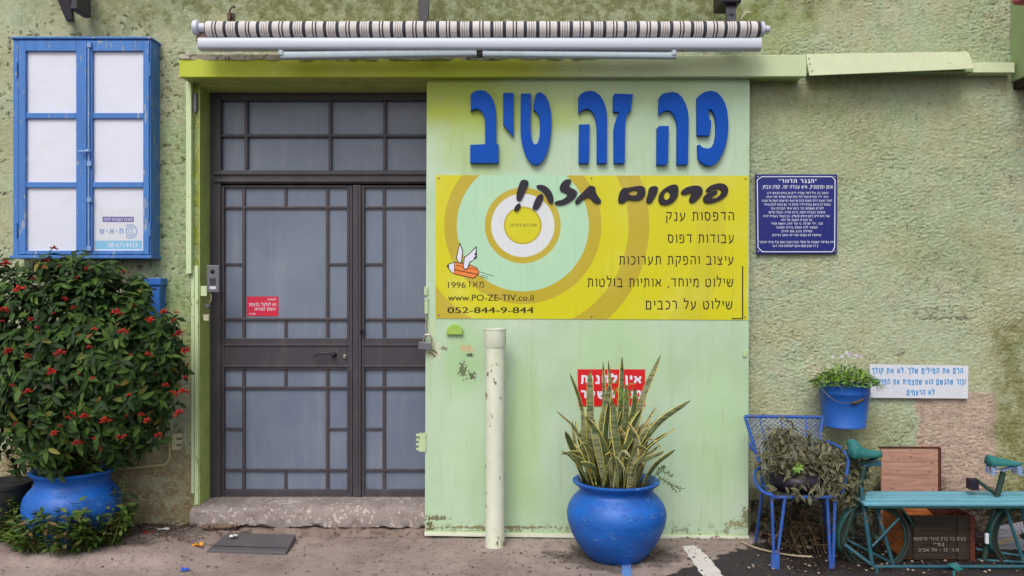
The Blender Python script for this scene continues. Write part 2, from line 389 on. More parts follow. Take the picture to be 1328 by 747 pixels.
M['ground'] = ground_material()

def panel_material(off):
    g = NG('mint_sheet_metal_paint')
    def P(px, py): p = at(px, py, .12)-off; return p.x, p.z
    c = g.ramp(g.noise(1.5, 6, .6), [(.3, lin((164, 190, 154))), (.5, lin((176, 202, 172))), (.72, lin((190, 208, 186)))])
    for (px, py, rx, rz, col, a) in ((590, 130, .42, .20, (158, 172, 38), .95), (700, 140, .5, .16, (166, 184, 70), .7), (615, 190, .25, .2, (164, 186, 80), .5), (600, 470, .12, .2, (156, 194, 130), .55), (680, 560, .12, .5, (168, 202, 132), .45),
                                     (800, 470, .3, .35, (168, 202, 140), .4), (820, 120, .7, .12, (186, 206, 148), .6), (930, 560, .2, .5, (178, 210, 156), .4), (600, 570, .16, .3, (184, 208, 176), .6), (735, 560, .07, .4, (176, 196, 176), .5)):
        x, z = P(px, py); c = g.mix(g.math('MULTIPLY', g.blob(x, z, rx, rz, 1.0, 3.0, .35), a), c, lin(col))
    st = g.noise(3, 6, .65, g.mapv((5, 1, .5))); c = g.mix(g.math('MULTIPLY', g.sm(.5, .75, st), .35), c, lin((150, 170, 120)))
    c = g.mix(g.math('MULTIPLY', g.sm(.62, .72, g.noise(4, 5, .7, g.mapv((1, 1, 6)))), .25), c, lin((205, 220, 190)))
    # peeled spots and rust
    spots = [(605, 452, .035, .018, (196, 168, 130)), (610, 460, .018, .012, (60, 52, 40)), (600, 480, .02, .035, (84, 84, 62)), (575, 452, .02, .01, (120, 120, 96)), (612, 488, .02, .02, (70, 66, 50)), (563, 455, .03, .04, (206, 206, 176)), (560, 440, .015, .1, (196, 202, 160)),
             (566, 672, .05, .012, (96, 84, 56)), (557, 684, .016, .05, (84, 70, 44)), (970, 670, .03, .05, (120, 116, 76)), (955, 680, .05, .02, (140, 140, 96)), (612, 690, .2, .01, (110, 100, 70)), (640, 684, .3, .008, (120, 108, 70))]
    for (px, py, rx, rz, col) in spots:
        x, z = P(px, py); c = g.mix(g.math('MULTIPLY', g.blob(x, z, rx*1.25, rz*1.25, .2, 55, 2.6), .85), c, lin(col))
    c = g.mix(g.math('MULTIPLY', g.sm(.63, .66, g.noise(9, 9, .8, g.mapv((1, 1, 5), (2, 0, 3), (0, .5, 0)))), .5), c, lin((214, 224, 206)))
    c = g.mix(g.math('MULTIPLY', g.sm(.64, .67, g.noise(8, 9, .8, g.mapv((5, 1, .6), (5, 0, 1)))), .35), c, lin((138, 158, 112)))
    c = g.mix(g.sm(.70, .715, g.noise(26, 6, .75)), c, lin((96, 82, 56)))
    c = g.mix(g.math('MULTIPLY', g.sm(.66, .70, g.noise(13, 8, .75)), .5), c, lin((206, 214, 190)))
    zz = g.sep()[2]; edge = g.math('MULTIPLY', g.sm(.10, 0.0, zz), g.sm(.48, .62, g.noise(20, 6, .7))); c = g.mix(g.math('MULTIPLY', edge, .8), c, lin((116, 102, 70)))
    g.bump(g.math('ADD', g.noise(3, 3, .5), g.math('MULTIPLY', g.noise(60, 5, .6), .12)), .35, .02)
    return g.done(c, g.math('ADD', .36, g.math('MULTIPLY', g.noise(6, 5, .6), .25)), 0, .45)

M['lime'] = paint('lime_wall_paint', (172, 190, 104), .75, .18, 4, chips=.5, chip_rgb=(90, 84, 52), chip_scale=30, bump=.5, bscale=60, dirt=.5, dirt_rgb=(110, 118, 56))
M['palestrip'] = paint('pale_green_strip', (178, 196, 130), .6, .14, 4, chips=.7, chip_rgb=(120, 112, 84), chip_scale=40, bump=.3, dirt=.3, dirt_rgb=(120, 126, 84), stretch=(1, 1, .4))
M['whitegreen'] = paint('pale_white_green_paint', (196, 214, 168), .6, .12, 4, chips=.7, chip_rgb=(150, 166, 96), bump=.3, stretch=(1, 1, .3))
M['doorframe'] = paint('aubergine_grey_metal', (66, 62, 69), .42, .12, 4, chips=.35, chip_rgb=(128, 116, 116), chip_scale=60, bump=.2, dirt=.4, dirt_rgb=(98, 88, 92), stretch=(1, 1, .5))
def pane_mat():
    g = NG('frosted_blue_grey_pane')
    c = g.ramp(g.noise(1.3, 5, .6), [(.3, lin((102, 112, 132))), (.6, lin((116, 126, 144))), (.8, lin((126, 133, 147)))])
    z = g.noise(2.0, 7, .7, g.mapv((5, 1, .5))); c = g.mix(g.math('MULTIPLY', g.sm(.48, .75, z), .5), c, lin((142, 144, 154))); z2 = g.noise(1.1, 5, .6, g.mapv((1, 1, 1), (7, 3, 1))); c = g.mix(g.math('MULTIPLY', g.sm(.5, .7, z2), .4), c, lin((92, 100, 124)))
    c = g.mix(g.sm(.70, .73, g.noise(40, 4, .7)), c, lin((150, 140, 138)))
    g.bump(g.noise(4, 3, .5), .08, .02)
    return g.done(c, g.math('ADD', .22, g.math('MULTIPLY', g.noise(5, 5, .6), .2)), 0, .5)
M['pane'] = pane_mat()
M['bluewood'] = paint('weathered_blue_wood_paint', (70, 122, 192), .6, .26, 5, chips=.95, chip_rgb=(150, 160, 176), chip_scale=26, bump=.5, bscale=50, dirt=.45, dirt_rgb=(50, 70, 112), stretch=(1.5, 1.5, .35))
M['bluewood_dark'] = paint('shaded_gap_blue', (34, 58, 108), .6, .2)
M['whitepane'] = paint('white_backed_pane', (214, 216, 230), .25, .05, 2.5, bump=.03, spec=.5, fine=.03, dirt=.35, dirt_rgb=(192, 192, 202))
M['rod'] = paint('pale_blue_bolt_paint', (128, 158, 206), .5, .2, 9, chips=.9, chip_rgb=(190, 190, 190), bump=.3)
M['step'] = paint('worn_doorstep_concrete', (148, 136, 132), .85, .26, 5, chips=1.3, chip_rgb=(186, 174, 168), chip_scale=34, bump=.8, bscale=45, dirt=.7, dirt_rgb=(104, 88, 84))
M['fillet'] = paint('rough_mortar', (132, 116, 106), .95, .25, 6, chips=1.0, chip_rgb=(96, 82, 74), chip_scale=30, bump=1, bscale=40, dirt=.8, dirt_rgb=(86, 72, 64))
def beam_mat():
    g = NG('painted_fascia_board')
    x, y, z = g.sep()
    e = g.math('ADD', x, g.math('MULTIPLY', g.math('SUBTRACT', g.noise(6, 5, .6), .5), .5))
    c = g.mix(g.sm(-.05, .75, e), g.ramp(g.noise(2.2, 5, .6), [(.3, lin((172, 186, 48))), (.55, lin((188, 198, 66))), (.75, lin((200, 204, 108)))]), g.ramp(g.noise(2, 5, .6), [(.35, lin((190, 206, 160))), (.7, lin((206, 216, 180)))]))
    c = g.mix(g.math('MULTIPLY', g.sm(.62, .70, g.noise(16, 7, .72)), .5), c, lin((120, 124, 60)))
    c = g.mix(g.math('MULTIPLY', g.sm(.66, .74, g.noise(5, 5, .6, g.mapv((1, 1, 3)))), .5), c, lin((206, 208, 160)))
    g.bump(g.noise(40, 5, .6), .3, .004)
    return g.done(c, .6, 0, .35)
M['beam'] = beam_mat()
M['beamtop'] = paint('weathered_grey_ledge', (168, 160, 146), .85, .25, 6, chips=1.2, chip_rgb=(110, 98, 90), chip_scale=22, bump=.8, dirt=.6, dirt_rgb=(120, 104, 96))
M['palesheet'] = paint('pale_lime_sheet', (212, 220, 182), .5, .06, 2, chips=.2, chip_rgb=(110, 120, 70), bump=.15)
M['greenbox'] = paint('sage_green_paint', (148, 168, 120), .55, .1, 3, bump=.15, dirt=.3, dirt_rgb=(120, 136, 92))
def awning_mat(off, period):
    g = NG('striped_awning_canvas'); x = g.sep()[0]
    f = g.math('FRACT', g.math('DIVIDE', g.math('ADD', x, 50*period), period))
    d = lin((62, 62, 70)); l = lin((208, 202, 200)); m = lin((120, 118, 122))
    st = [(0, d), (.10, l), (.155, m), (.175, l), (.225, m), (.245, l), (.295, m), (.315, l), (.37, d), (.475, l), (.67, d), (.71, l), (.76, d), (.805, l)]
    c = g.ramp(f, st, 'CONSTANT')
    c = g.mix(g.math('MULTIPLY', g.sm(.5, .75, g.noise(14, 6, .7)), .35), c, lin((128, 112, 104)))
    g.bump(g.noise(30, 4, .6), .4, .004)
    return g.done(c, .85, 0, .2)
M['lilac'] = paint('lilac_white_aluminium', (196, 200, 216), .38, .05, 3, bump=.06, dirt=.25, dirt_rgb=(160, 158, 170), spec=.5, stretch=(.4, 1, 4))
M['bluegrey'] = paint('blue_grey_aluminium', (172, 184, 196), .4, .08, 3, bump=.08, dirt=.3, dirt_rgb=(110, 118, 124), spec=.5)
M['darkmetal'] = paint('dark_painted_steel', (54, 52, 60), .5, .15, 6, chips=.5, chip_rgb=(100, 82, 70), bump=.3)
M['rust'] = paint('rusty_bracket_metal', (116, 96, 82), .8, .3, 20, chips=1.2, chip_rgb=(60, 48, 44), bump=.8)
M['potblue'] = paint('cobalt_pot_paint', (20, 94, 182), .46, .5, 4, chips=.9, chip_rgb=(56, 112, 190), chip_scale=16, bump=.6, bscale=30, dirt=.8, dirt_rgb=(20, 54, 126), stretch=(1, 1, 2.5), spec=.45)
M['bucketblue'] = paint('blue_bucket_paint', (36, 92, 176), .4, .16, 6, chips=.35, chip_rgb=(104, 140, 178), chip_scale=34, bump=.3, dirt=.4, dirt_rgb=(30, 70, 130))
M['mailblue'] = paint('mailbox_blue_paint', (52, 104, 180), .4, .1, 4, chips=.3, chip_rgb=(120, 140, 170), bump=.1)
M['letterblue'] = paint('royal_blue_letter_paint', (0, 74, 172), .6, .10, 9, bump=.12, bscale=120, fine=.04, spec=.2, dirt=.25, dirt_rgb=(30, 84, 150))
M['black'] = paint('black_plastic', (34, 26, 40), .45, .1, 8, bump=.15)
M['soil'] = paint('potting_soil', (52, 38, 30), .95, .4, 20, chips=1.2, chip_rgb=(96, 78, 62), chip_scale=60, bump=1.0)
M['print'] = paint('dark_print', (44, 34, 22), .5, .02, 5, bump=0.0)
M['printwhite'] = paint('white_print', (214, 218, 232), .5, .02, 5, bump=0.0)
M['printblue'] = paint('sky_blue_print', (70, 146, 204), .5, .02, 5, bump=0.0)
M['printlil'] = paint('faded_blue_print', (140, 166, 204), .5, .02, 5, bump=0.0)
M['printorange'] = paint('orange_print', (228, 128, 58), .5, .04, 5, bump=0.0)
M['printred'] = paint('red_sign_face', (206, 26, 34), .35, .06, 4, bump=.03, spec=.5)
M['sticker_red'] = paint('raspberry_sticker', (200, 36, 66), .4, .05, 4, bump=.03)
M['plaque'] = paint('navy_enamel', (16, 28, 112), .3, .16, 9, chips=.1, chip_rgb=(80, 90, 150), bump=.05, spec=.5, dirt=.2, dirt_rgb=(60, 64, 140))
M['whitesign'] = paint('white_plastic_sheet', (210, 212, 222), .4, .04, 3, bump=.05, dirt=.2, dirt_rgb=(180, 178, 178))
M['purple'] = paint('purple_print', (112, 104, 160), .5, .03, bump=0.0)
M['lightblueprint'] = paint('pale_cyan_print', (130, 186, 216), .5, .03, bump=0.0)
M['standpipe'] = paint('chipped_cream_pipe_paint', (214, 218, 200), .5, .12, 4, chips=.85, chip_rgb=(110, 76, 50), chip_scale=24, bump=.3, dirt=.5, dirt_rgb=(166, 182, 128), stretch=(1, 1, .5))
M['chrome'] = paint('bright_steel', (190, 186, 180), .25, .05, 9, metal=.9, bump=.05)
M['steelgrey'] = paint('grey_anodised_metal', (112, 112, 118), .4, .08, 5, metal=.35, bump=.06)
M['creampl'] = paint('cream_plastic', (184, 182, 150), .55, .1, 5, chips=.5, chip_rgb=(70, 60, 50), bump=.2)
M['conduit'] = paint('olive_painted_conduit', (170, 164, 120), .7, .2, 10, chips=.8, chip_rgb=(106, 92, 66), bump=.5)
M['greenlug'] = paint('pale_green_lug', (180, 202, 156), .5, .1, 8, chips=1.1, chip_rgb=(120, 104, 70), chip_scale=70, bump=.3)
M['greencap'] = paint('green_cap_paint', (150, 184, 84), .5, .1, 8, bump=.15)
M['slate'] = paint('slate_grey_plate', (92, 88, 92), .6, .12, 5, chips=.6, chip_rgb=(120, 112, 108), chip_scale=20, bump=.4, dirt=.5, dirt_rgb=(74, 68, 70))
M['chairblue'] = paint('chair_blue_enamel', (44, 86, 164), .5, .3, 9, chips=1.0, chip_rgb=(98, 84, 84), chip_scale=50, bump=.3, dirt=.3, dirt_rgb=(44, 56, 104))
M['teal'] = paint('teal_frame_paint', (32, 80, 94), .5, .3, 8, chips=.95, chip_rgb=(106, 80, 64), chip_scale=40, bump=.3, dirt=.55, dirt_rgb=(30, 70, 62))
M['darkteal'] = paint('dark_green_grimy_paint', (36, 62, 54), .6, .25, 8, chips=.5, chip_rgb=(90, 110, 80), chip_scale=40, bump=.4, dirt=.6, dirt_rgb=(44, 46, 34))
M['slat'] = paint('pale_teal_slat_paint', (104, 162, 182), .4, .22, 5, chips=.6, chip_rgb=(150, 180, 204), chip_scale=30, bump=.25, dirt=.6, dirt_rgb=(60, 132, 132), stretch=(.35, 4, 1))
M['saddle'] = paint('teal_saddle_paint', (40, 110, 108), .7, .2, 12, chips=.9, chip_rgb=(140, 176, 196), chip_scale=30, bump=.4)
M['tyre'] = paint('dusty_tyre_rubber', (40, 42, 42), .8, .2, 12, bump=.4)
M['fender'] = paint('green_mudguard', (30, 72, 68), .45, .2, 8, chips=.5, chip_rgb=(150, 170, 60), bump=.2)
def wood(name, rgb, rgb2, sc=3.0):
    g = NG(name); v = g.mapv((sc*.6, sc, sc*7)); n = g.noise(2.5, 6, .6, v, .6)
    c = g.ramp(n, [(.3, lin(rgb2)), (.55, lin(rgb)), (.8, lin(tuple(min(255, v*1.12) for v in rgb)))])
    c = g.mix(g.sm(.70, .74, g.noise(17, 4, .6)), c, lin(tuple(v*.45 for v in rgb)))
    g.bump(n, .35, .004); return g.done(c, .75, 0, .25)
M['salmonwood'] = wood('salmon_pine_board', (176, 136, 118), (150, 108, 92))
M['orangewood'] = wood('orange_raw_crate_wood', (190, 112, 62), (136, 70, 38))
M['darkcrate'] = wood('dark_stained_crate_wood', (54, 45, 37), (36, 30, 27))
M['redbrown'] = wood('red_brown_crate_edge', (92, 46, 38), (66, 32, 28))
M['dryboard'] = wood('pale_grey_board', (136, 134, 142), (106, 104, 112))
M['stick'] = wood('pale_dry_stick', (176, 160, 136), (130, 114, 92))
M['linewhite'] = paint('worn_white_road_paint', (206, 200, 196), .7, .1, 8, chips=.9, chip_rgb=(120, 108, 102), chip_scale=30, bump=.4)
M['lineblue'] = paint('worn_blue_road_paint', (96, 136, 196), .7, .15, 10, chips=1.0, chip_rgb=(140, 128, 124), chip_scale=34, bump=.4)

def leaf_mat(name, stops, rough=.45, attrs=True, edge=None, band=None, spec=.35, trans=.0):
    g = NG(name)
    r = g.math('FRACT', g.math('ADD', g.objrand(), g.attr('tint')))
    c = g.ramp(r, [(p, lin(k)) for p, k in stops])
    if band:
        al = g.attr('along'); wv = g.sm(.45, .6, g.noise(1.0, 3, .6, g.mapv((9, 9, 70)), 0.0))
        c = g.mix(g.math('MULTIPLY', wv, .75), c, lin(band))
    if edge: c = g.mix(g.sm(.45, .6, g.attr('edge')), c, lin(edge))
    g.bump(g.noise(90, 3, .5), .2, .002)
    return g.done(c, rough, 0, spec)
M['bushleaf'] = leaf_mat('dark_shrub_leaf', [(0, (24, 42, 16)), (.35, (34, 58, 22)), (.7, (50, 78, 28)), (.95, (72, 98, 38)), (.985, (116, 112, 50)), (1, (104, 66, 42))], .6, spec=.22)
M['lowleaf'] = leaf_mat('low_plant_leaf', [(0, (48, 70, 28)), (.4, (70, 96, 38)), (.7, (90, 116, 46)), (.9, (112, 108, 60)), (1, (120, 84, 62))])
M['fernleaf'] = leaf_mat('fresh_green_leaf', [(0, (60, 92, 26)), (.4, (88, 128, 36)), (.8, (118, 158, 52)), (1, (134, 172, 70))])
M['zebra'] = leaf_mat('striped_wandering_leaf', [(0, (28, 34, 17)), (.35, (42, 50, 25)), (.7, (62, 66, 38)), (.9, (96, 94, 66)), (1, (54, 40, 34))], edge=(104, 102, 74))
M['flower'] = leaf_mat('scarlet_flower', [(0, (128, 20, 22)), (.5, (166, 30, 26)), (1, (190, 52, 34))], .5)
M['lilacflower'] = leaf_mat('pale_lilac_petal', [(0, (196, 176, 216)), (.5, (216, 206, 226)), (1, (176, 130, 190))], .5)
M['snake'] = leaf_mat('snake_plant_blade', [(0, (66, 82, 46)), (.3, (88, 100, 60)), (.6, (120, 128, 88)), (.85, (148, 148, 114)), (1, (150, 128, 80))], .42, edge=(220, 204, 112), band=(54, 66, 38))
M['stem'] = paint('brown_stem', (86, 70, 44), .8, .2, 20, bump=.3)
M['greenstem'] = paint('green_stem', (84, 104, 52), .6, .2, 20, bump=.2)
M['trash_white'] = paint('crumpled_white_paper', (214, 212, 208), .7, .05, 20, bump=.3)
M['trash_orange'] = paint('orange_wrapper', (226, 156, 36), .4, .1, 20, bump=.2)
M['trash_red'] = paint('red_wrapper', (206, 50, 34), .4, .1, 20, bump=.2)
M['trash_blue'] = paint('blue_bottle_cap_plastic', (28, 90, 200), .4, .05, 20, bump=.1)
M['rubble'] = paint('crumbled_plaster', (150, 134, 118), .95, .2, 20, bump=.8)
M['deadleaf'] = leaf_mat('dead_leaf', [(0, (48, 34, 28)), (.5, (76, 56, 42)), (1, (112, 92, 70))], .8)

# ================================================================== ground
def nonuniform(a, b, fine0, fine1, step, coarse):
    L = list(np.arange(fine0, fine1+1e-6, step)); x = fine0; st = step; left = []
    while x > a: st = min(st*1.35, coarse); x -= st; left.append(x)
    x = L[-1]; st = step; right = []
    while x < b: st = min(st*1.35, coarse); x += st; right.append(x)
    return np.array(left[::-1]+L+right)
def ground_h(x, o):
    h = .0025*fbm(x*9, o*9, 5, 4)+.004*fbm(x*1.4, o*1.4, 8, 2)
    left = sst(-1.9, -2.15, x)
    h = h+left*.05*sst(.78, .6, o)+.010*sst(.12, .0, o)
    rub = sst(.32, .05, o)*left+sst(1.55, 1.75, x)*sst(1.2, .6, o)
    h = h+rub*.009*np.maximum(0, fbm(x*30, o*30, 31, 3))
    return h
def grid_mesh(name, xs, ys, P, faces_keep=None, attrs=None):
    nx, ny = len(xs), len(ys)
    ii = np.arange((nx-1)*(ny-1)); cx, cy = ii % (nx-1), ii//(nx-1); a = cy*nx+cx
    q = np.stack([a, a+1, a+1+nx, a+nx], 1)
    if faces_keep is not None: q = q[faces_keep(cx, cy)]
    me = bpy.data.meshes.new(name); me.vertices.add(nx*ny); me.vertices.foreach_set('co', P.reshape(-1))
    me.loops.add(q.size); me.loops.foreach_set('vertex_index', q.reshape(-1).astype(np.int32))
    me.polygons.add(len(q)); me.polygons.foreach_set('loop_start', np.arange(0, q.size, 4, dtype=np.int32)); me.polygons.foreach_set('loop_total', np.full(len(q), 4, dtype=np.int32))
    me.update(calc_edges=True)
    for k, v in (attrs or {}).items():
        A = me.attributes.new(k, 'FLOAT', 'POINT'); A.data.foreach_set('value', np.clip(v, 0, 1).astype(np.float32).reshape(-1))
    me.polygons.foreach_set('use_smooth', np.ones(len(q), dtype=bool))
    return me
gx = nonuniform(-80, 80, -4.1, 4.1, .014, 8); gy = nonuniform(-90, 12, -1.7, .06, .014, 8)
GX, GY = np.meshgrid(gx, gy)
H = ground_h(GX, -GY)*sst(3.0, 2.0, -GY)
p1, p2 = gnd(862, 747), gnd(985, 703)
side = (GX-p1.x)*(p2.y-p1.y)-(GY-p1.y)*(p2.x-p1.x)
side = side/math.hypot(p2.x-p1.x, p2.y-p1.y)+.09*fbm(GX*4, GY*4, 3, 5)
asph = sst(0, .02, side)
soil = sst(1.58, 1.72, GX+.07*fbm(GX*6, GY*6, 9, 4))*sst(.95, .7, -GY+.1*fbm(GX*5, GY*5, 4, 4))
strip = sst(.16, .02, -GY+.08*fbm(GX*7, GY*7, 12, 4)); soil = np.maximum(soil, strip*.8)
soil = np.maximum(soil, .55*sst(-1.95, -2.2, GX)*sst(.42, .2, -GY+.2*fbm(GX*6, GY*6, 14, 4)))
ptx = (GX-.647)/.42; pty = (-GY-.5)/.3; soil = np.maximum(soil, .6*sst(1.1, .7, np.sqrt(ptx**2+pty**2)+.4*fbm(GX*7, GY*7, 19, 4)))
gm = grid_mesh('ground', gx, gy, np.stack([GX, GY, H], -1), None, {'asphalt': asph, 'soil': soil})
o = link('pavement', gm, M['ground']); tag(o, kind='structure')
def gz(x, y): return float(ground_h(np.array([x]), np.array([-y]))[0])

# ================================================================== facade
OPEN = (X(259), X(657), Z(111, .0))        # door opening: left, right, head
REC = .21
wall = thing('building_facade', 'rough sage green rendered house wall with a recessed doorway and lime painted edges', 'building', (0, 0, 0))
xs = nonuniform(-5.6, 5.6, -3.62, 3.62, .0062, .09); zs = nonuniform(-.12, 4.9, -.02, 3.68, .0062, .09)
WX, WZ = np.meshgrid(xs, zs)
def blobm(px, py, rpx, rpy, soft=.3, seed=40, namt=.35, f=5):
    c = at(px, py); d = np.sqrt(((WX-c.x)/(rpx/190))**2+((WZ-c.z)/(rpy/190))**2)+namt*fbm(WX*f, WZ*f, seed, 4)
    return sst(1+soft/2, 1-soft/2, d)
fine1 = fbm(WX*52+.8*fbm(WX*20, WZ*20, 95, 2), WZ*64, 1, 2, .7); mid = fbm(WX*7, WZ*7, 2, 3)
wx2 = .9*fbm(WX*14, WZ*14, 21, 2)
worm = np.abs(perlin(WX*30+wx2, WZ*50+WX*9, 6)+.3*perlin(WX*66, WZ*80, 7))
gate = sst(-.1, .4, fbm(WX*4, WZ*4, 23, 3)+.05)
brk = sst(-.1, .25, perlin(WX*46+WZ*20, WZ*52, 71))
crev = sst(.15, .0, worm)*sst(-.05, .3, perlin(WX*22, WZ*26, 24))*brk
rough_amt = 1-.72*np.maximum(blobm(620, 15, 440, 40, .6), blobm(110, 20, 130, 36, .6))
leftside = sst(-2.05, -2.3, WX)*sst(.4, .7, WZ); rough_amt = rough_amt*(1-.45*leftside)*(.95+.45*fbm(WX*1.3, WZ*1.5, 81, 3))
h = (.0046*fine1+.0045*mid+.0034*perlin(WX*78+WZ*30, WZ*84, 72))*rough_amt-.0088*crev*rough_amt*(.45+.55*gate)
crk = sst(.012, .0, np.abs(perlin(WX*1.1+.25*fbm(WX*6, WZ*6, 90, 4), WZ*.9+3.3, 88)))*sst(.05, .25, perlin(WX*.8, WZ*.8, 89)); h = h-.006*crk
pitn = sst(.40, .56, fbm(WX*27, WZ*24, 33, 3))*sst(-.2, .3, fbm(WX*4, WZ*4, 35, 2)+.1); h = h-.006*pitn*leftside
trim = np.maximum(0, 1-np.abs(WX-OPEN[0])/.05); h = h*(1-.6*np.clip(trim, 0, 1))
zero = np.zeros_like(WX)
A = {}
A['olive'] = np.maximum(blobm(620, 8, 430, 50, .5, 41)*.95, blobm(170, 5, 130, 40, .8, 42)*.6)
A['olive'] = np.maximum(A['olive'], blobm(1240, 330, 60, 40, 1., 52)*.25)
A['mint'] = np.maximum(blobm(228, 290, 26, 170, .6, 43)*.85, np.maximum(blobm(1120, 230, 160, 120, 1.2, 44, .6, 3)*.35, blobm(1250, 60, 90, 60, 1, 45, .6, 3)*.3))
A['lime'] = np.maximum(blobm(236, 420, 22, 60, .5, 46)*.7, np.maximum(blobm(1000, 40, 60, 50, 1, 47)*.35, sst(.02, .0, np.abs(WX-(OPEN[0]-.015))-.035)*sst(OPEN[2]+.04, OPEN[2], WZ)))
A['bare'] = sst(-.02, .02, .27-np.abs(WX-X(1241))+.03*fbm(WX*5, WZ*5, 50, 3))*sst(Z(506), Z(512), WZ+.01*mid)
A['tan'] = np.maximum(sst(Z(560), Z(605), WZ+.08*mid)*sst(-1.9, -2.2, WX), blobm(225, 600, 16, 26, .3, 48)*.8)
A['moss'] = sst(X(1276), X(1306), WX+.10*fbm(WX*4, WZ*4, 55, 4))*sst(Z(360), Z(480), WZ+.2*fbm(WX*4, WZ*4, 56, 3))*.8
A['moss'] = np.maximum(A['moss'], blobm(1100, 600, 90, 60, .8, 57)*.45)
A['grime'] = np.maximum(sst(Z(672), Z(694), WZ+.04*fbm(WX*6, WZ*6, 60, 4))*.6, np.maximum(blobm(1030, 690, 90, 62, .8, 61), blobm(1240, 715, 120, 60, .9, 62))*.88)  # dirt strip along the wall foot; contact shade painted behind chair and under bench
A['grime'] = np.maximum(A['grime'], sst(X(965), X(975), WX)*sst(Z(618), Z(652), WZ+.10*fbm(WX*5, WZ*5, 66, 4)))  # wall low behind chair and bench: painted shade mixed with brown dirt
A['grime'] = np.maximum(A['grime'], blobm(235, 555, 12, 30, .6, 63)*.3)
A['pit'] = np.maximum(np.maximum(crev*(.4+.6*gate), crk)*np.clip(rough_amt, 0, 1), pitn*leftside)
xc = (xs[1:]+xs[:-1])/2; zc = (zs[1:]+zs[:-1])/2
keep = lambda cx, cy: ~((xc[cx] > OPEN[0]) & (xc[cx] < OPEN[1]) & (zc[cy] < OPEN[2]))
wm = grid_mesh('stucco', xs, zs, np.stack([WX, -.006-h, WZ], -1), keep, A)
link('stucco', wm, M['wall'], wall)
mb = MB(); T = .32
mb.box(-5.6, OPEN[0]+.001, .008, T, -.1, 4.9); mb.box(OPEN[1]-.001, 5.6, .008, T, -.1, 4.9); mb.box(OPEN[0]+.001, OPEN[1]-.001, .008, T, OPEN[2], 4.9)
mb.build('masonry', M['wall'], wall)
# painted reveal linings, ragged front edge of the left jamb
mb = MB(); mb.box(OPEN[0]-.002, OPEN[0]+.006, -.016, REC+.03, 0, OPEN[2]+.002); mb.build('door_reveal', M['lime'], wall, bevel=.004)
mb = MB(); mb.box(OPEN[1]-.006, OPEN[1]+.002, -.012, REC+.03, 0, OPEN[2]+.002); mb.build('door_reveal', M['lime'], wall)
mb = MB(); mb.box(OPEN[0]+.006, OPEN[1]-.006, -.012, REC+.03, OPEN[2]-.006, OPEN[2]+.02); mb.build('door_head', M['lime'], wall)
# dark hall behind the door
mb = MB(); mb.box(OPEN[0]-.1, OPEN[1]+.1, T+.25, T+.3, 0, OPEN[2]+.1); mb.build('backing_wall', M['darkmetal'], wall)
# rough plaster column between the pale strip and the reveal
def ragged_slab(name, x0, x1, prof, mat, parent, amp=.006, step=.02, seed=3, edge_amp=0.0):
    n = int((x1-x0)/step)+2; xs_ = np.linspace(x0, x1, n); mb = MB(); m = len(prof)
    for i, x in enumerate(xs_):
        for j, (y, z, wgt) in enumerate(prof):
            a = amp*wgt
            dy = float(fbm(np.array([x*11]), np.array([j*3.1+seed]), seed, 3)[0])*a; dz = float(fbm(np.array([x*8+4]), np.array([j*2.3]), seed+5, 4)[0])*a
            mb.v.append(Vector((x, y+dy, z+dz)))
    for i in range(n-1):
        for j in range(m): a, b = i*m+j, i*m+(j+1) % m; mb.f.append((a, b, b+m, a+m))
    mb.f.append(tuple(range(m))); mb.f.append(tuple((n-1)*m+j for j in reversed(range(m))))
    return mb.build(name, mat, parent, smooth=40)
zt = .195
ragged_slab('doorstep', X(252), X(560), [(REC+.1, .0, 0), (REC+.1, zt, 0), (.12, zt+.002, .3), (.04, zt-.002, .5), (-.03, zt-.006, 1), (-.058, zt-.014, 1.2), (-.072, zt-.035, 1.3), (-.076, zt-.07, 1.2), (-.08, .085, 1.3), (-.075, .062, 2.2), (-.04, .058, 2), (0, .05, 0)], M['step'], wall, .008)
ragged_slab('step_mortar', X(252), X(562), [(.05, -.05, 0), (.05, .05, 0), (-.04, .05, 1.6), (-.072, .048, 2.2), (-.095, .035, 1.6), (-.105, .012, 1.2), (-.125, -.01, 1)], M['fillet'], wall, .008, seed=21)
# fascia boards over the doorway and panel
fb = MB(); a0, a1, b0, b1 = at(232, 76, .19), at(232, 100, .19), at(1046, 71, .19), at(1046, 99, .19)
def slab4(mb, tl, bl, tr, br, thick):
    b = Vector((0, thick, 0)); return mb.hexa([bl, br, br+b, bl+b, tl, tr, tr+b, tl+b])
slab4(fb, a0, a1, b0, b1, .05); fb.build('fascia_board', M['beam'], wall, bevel=.004)
fb = MB(); fb.box(X(232, .19)+.004, X(560, .19), -.15, .0, Z(99, .19), Z(99, .19)+.02); fb.box(X(560, .19)+.002, X(1046, .19), -.15, 0, Z(98, .19)+.006, Z(98, .19)+.026); fb.build('fascia_soffit', M['lime'], wall)
n0 = len(bpy.data.objects)
ragged_slab('fascia_ledge', X(232, .19), X(775, .19), [(0.0, Z(76, .19), 0), (0.0, Z(66, .19), .5), (-.10, Z(69, .19), 1), (-.17, Z(69.5, .19), 1), (-.1935, Z(71, .19), 1), (-.194, Z(77.5, .19), 1.2), (-.15, Z(77.5, .19), .3)], M['beamtop'], wall, .006, seed=12)
fb = MB(); slab4(fb, at(1045, 70, .2), at(1050, 98, .2), at(1256, 67, .2), at(1264, 89, .2), .012); fb.build('fascia_sheet', M['palesheet'], wall, bevel=.002)
fb = MB(); fb.pbox(1050, 82, 1262, 93, .0, .1); fb.box(X(1100, .1), X(1262, .2), -.188, -.1, Z(88, .15), Z(86, .15)); fb.build('fascia_batten', M['greenbox'], wall)
fb = MB(); fb.pbox(1262, 81, 1316, 94, 0, .1); fb.build('fascia_rail', M['palesheet'], wall, bevel=.003)
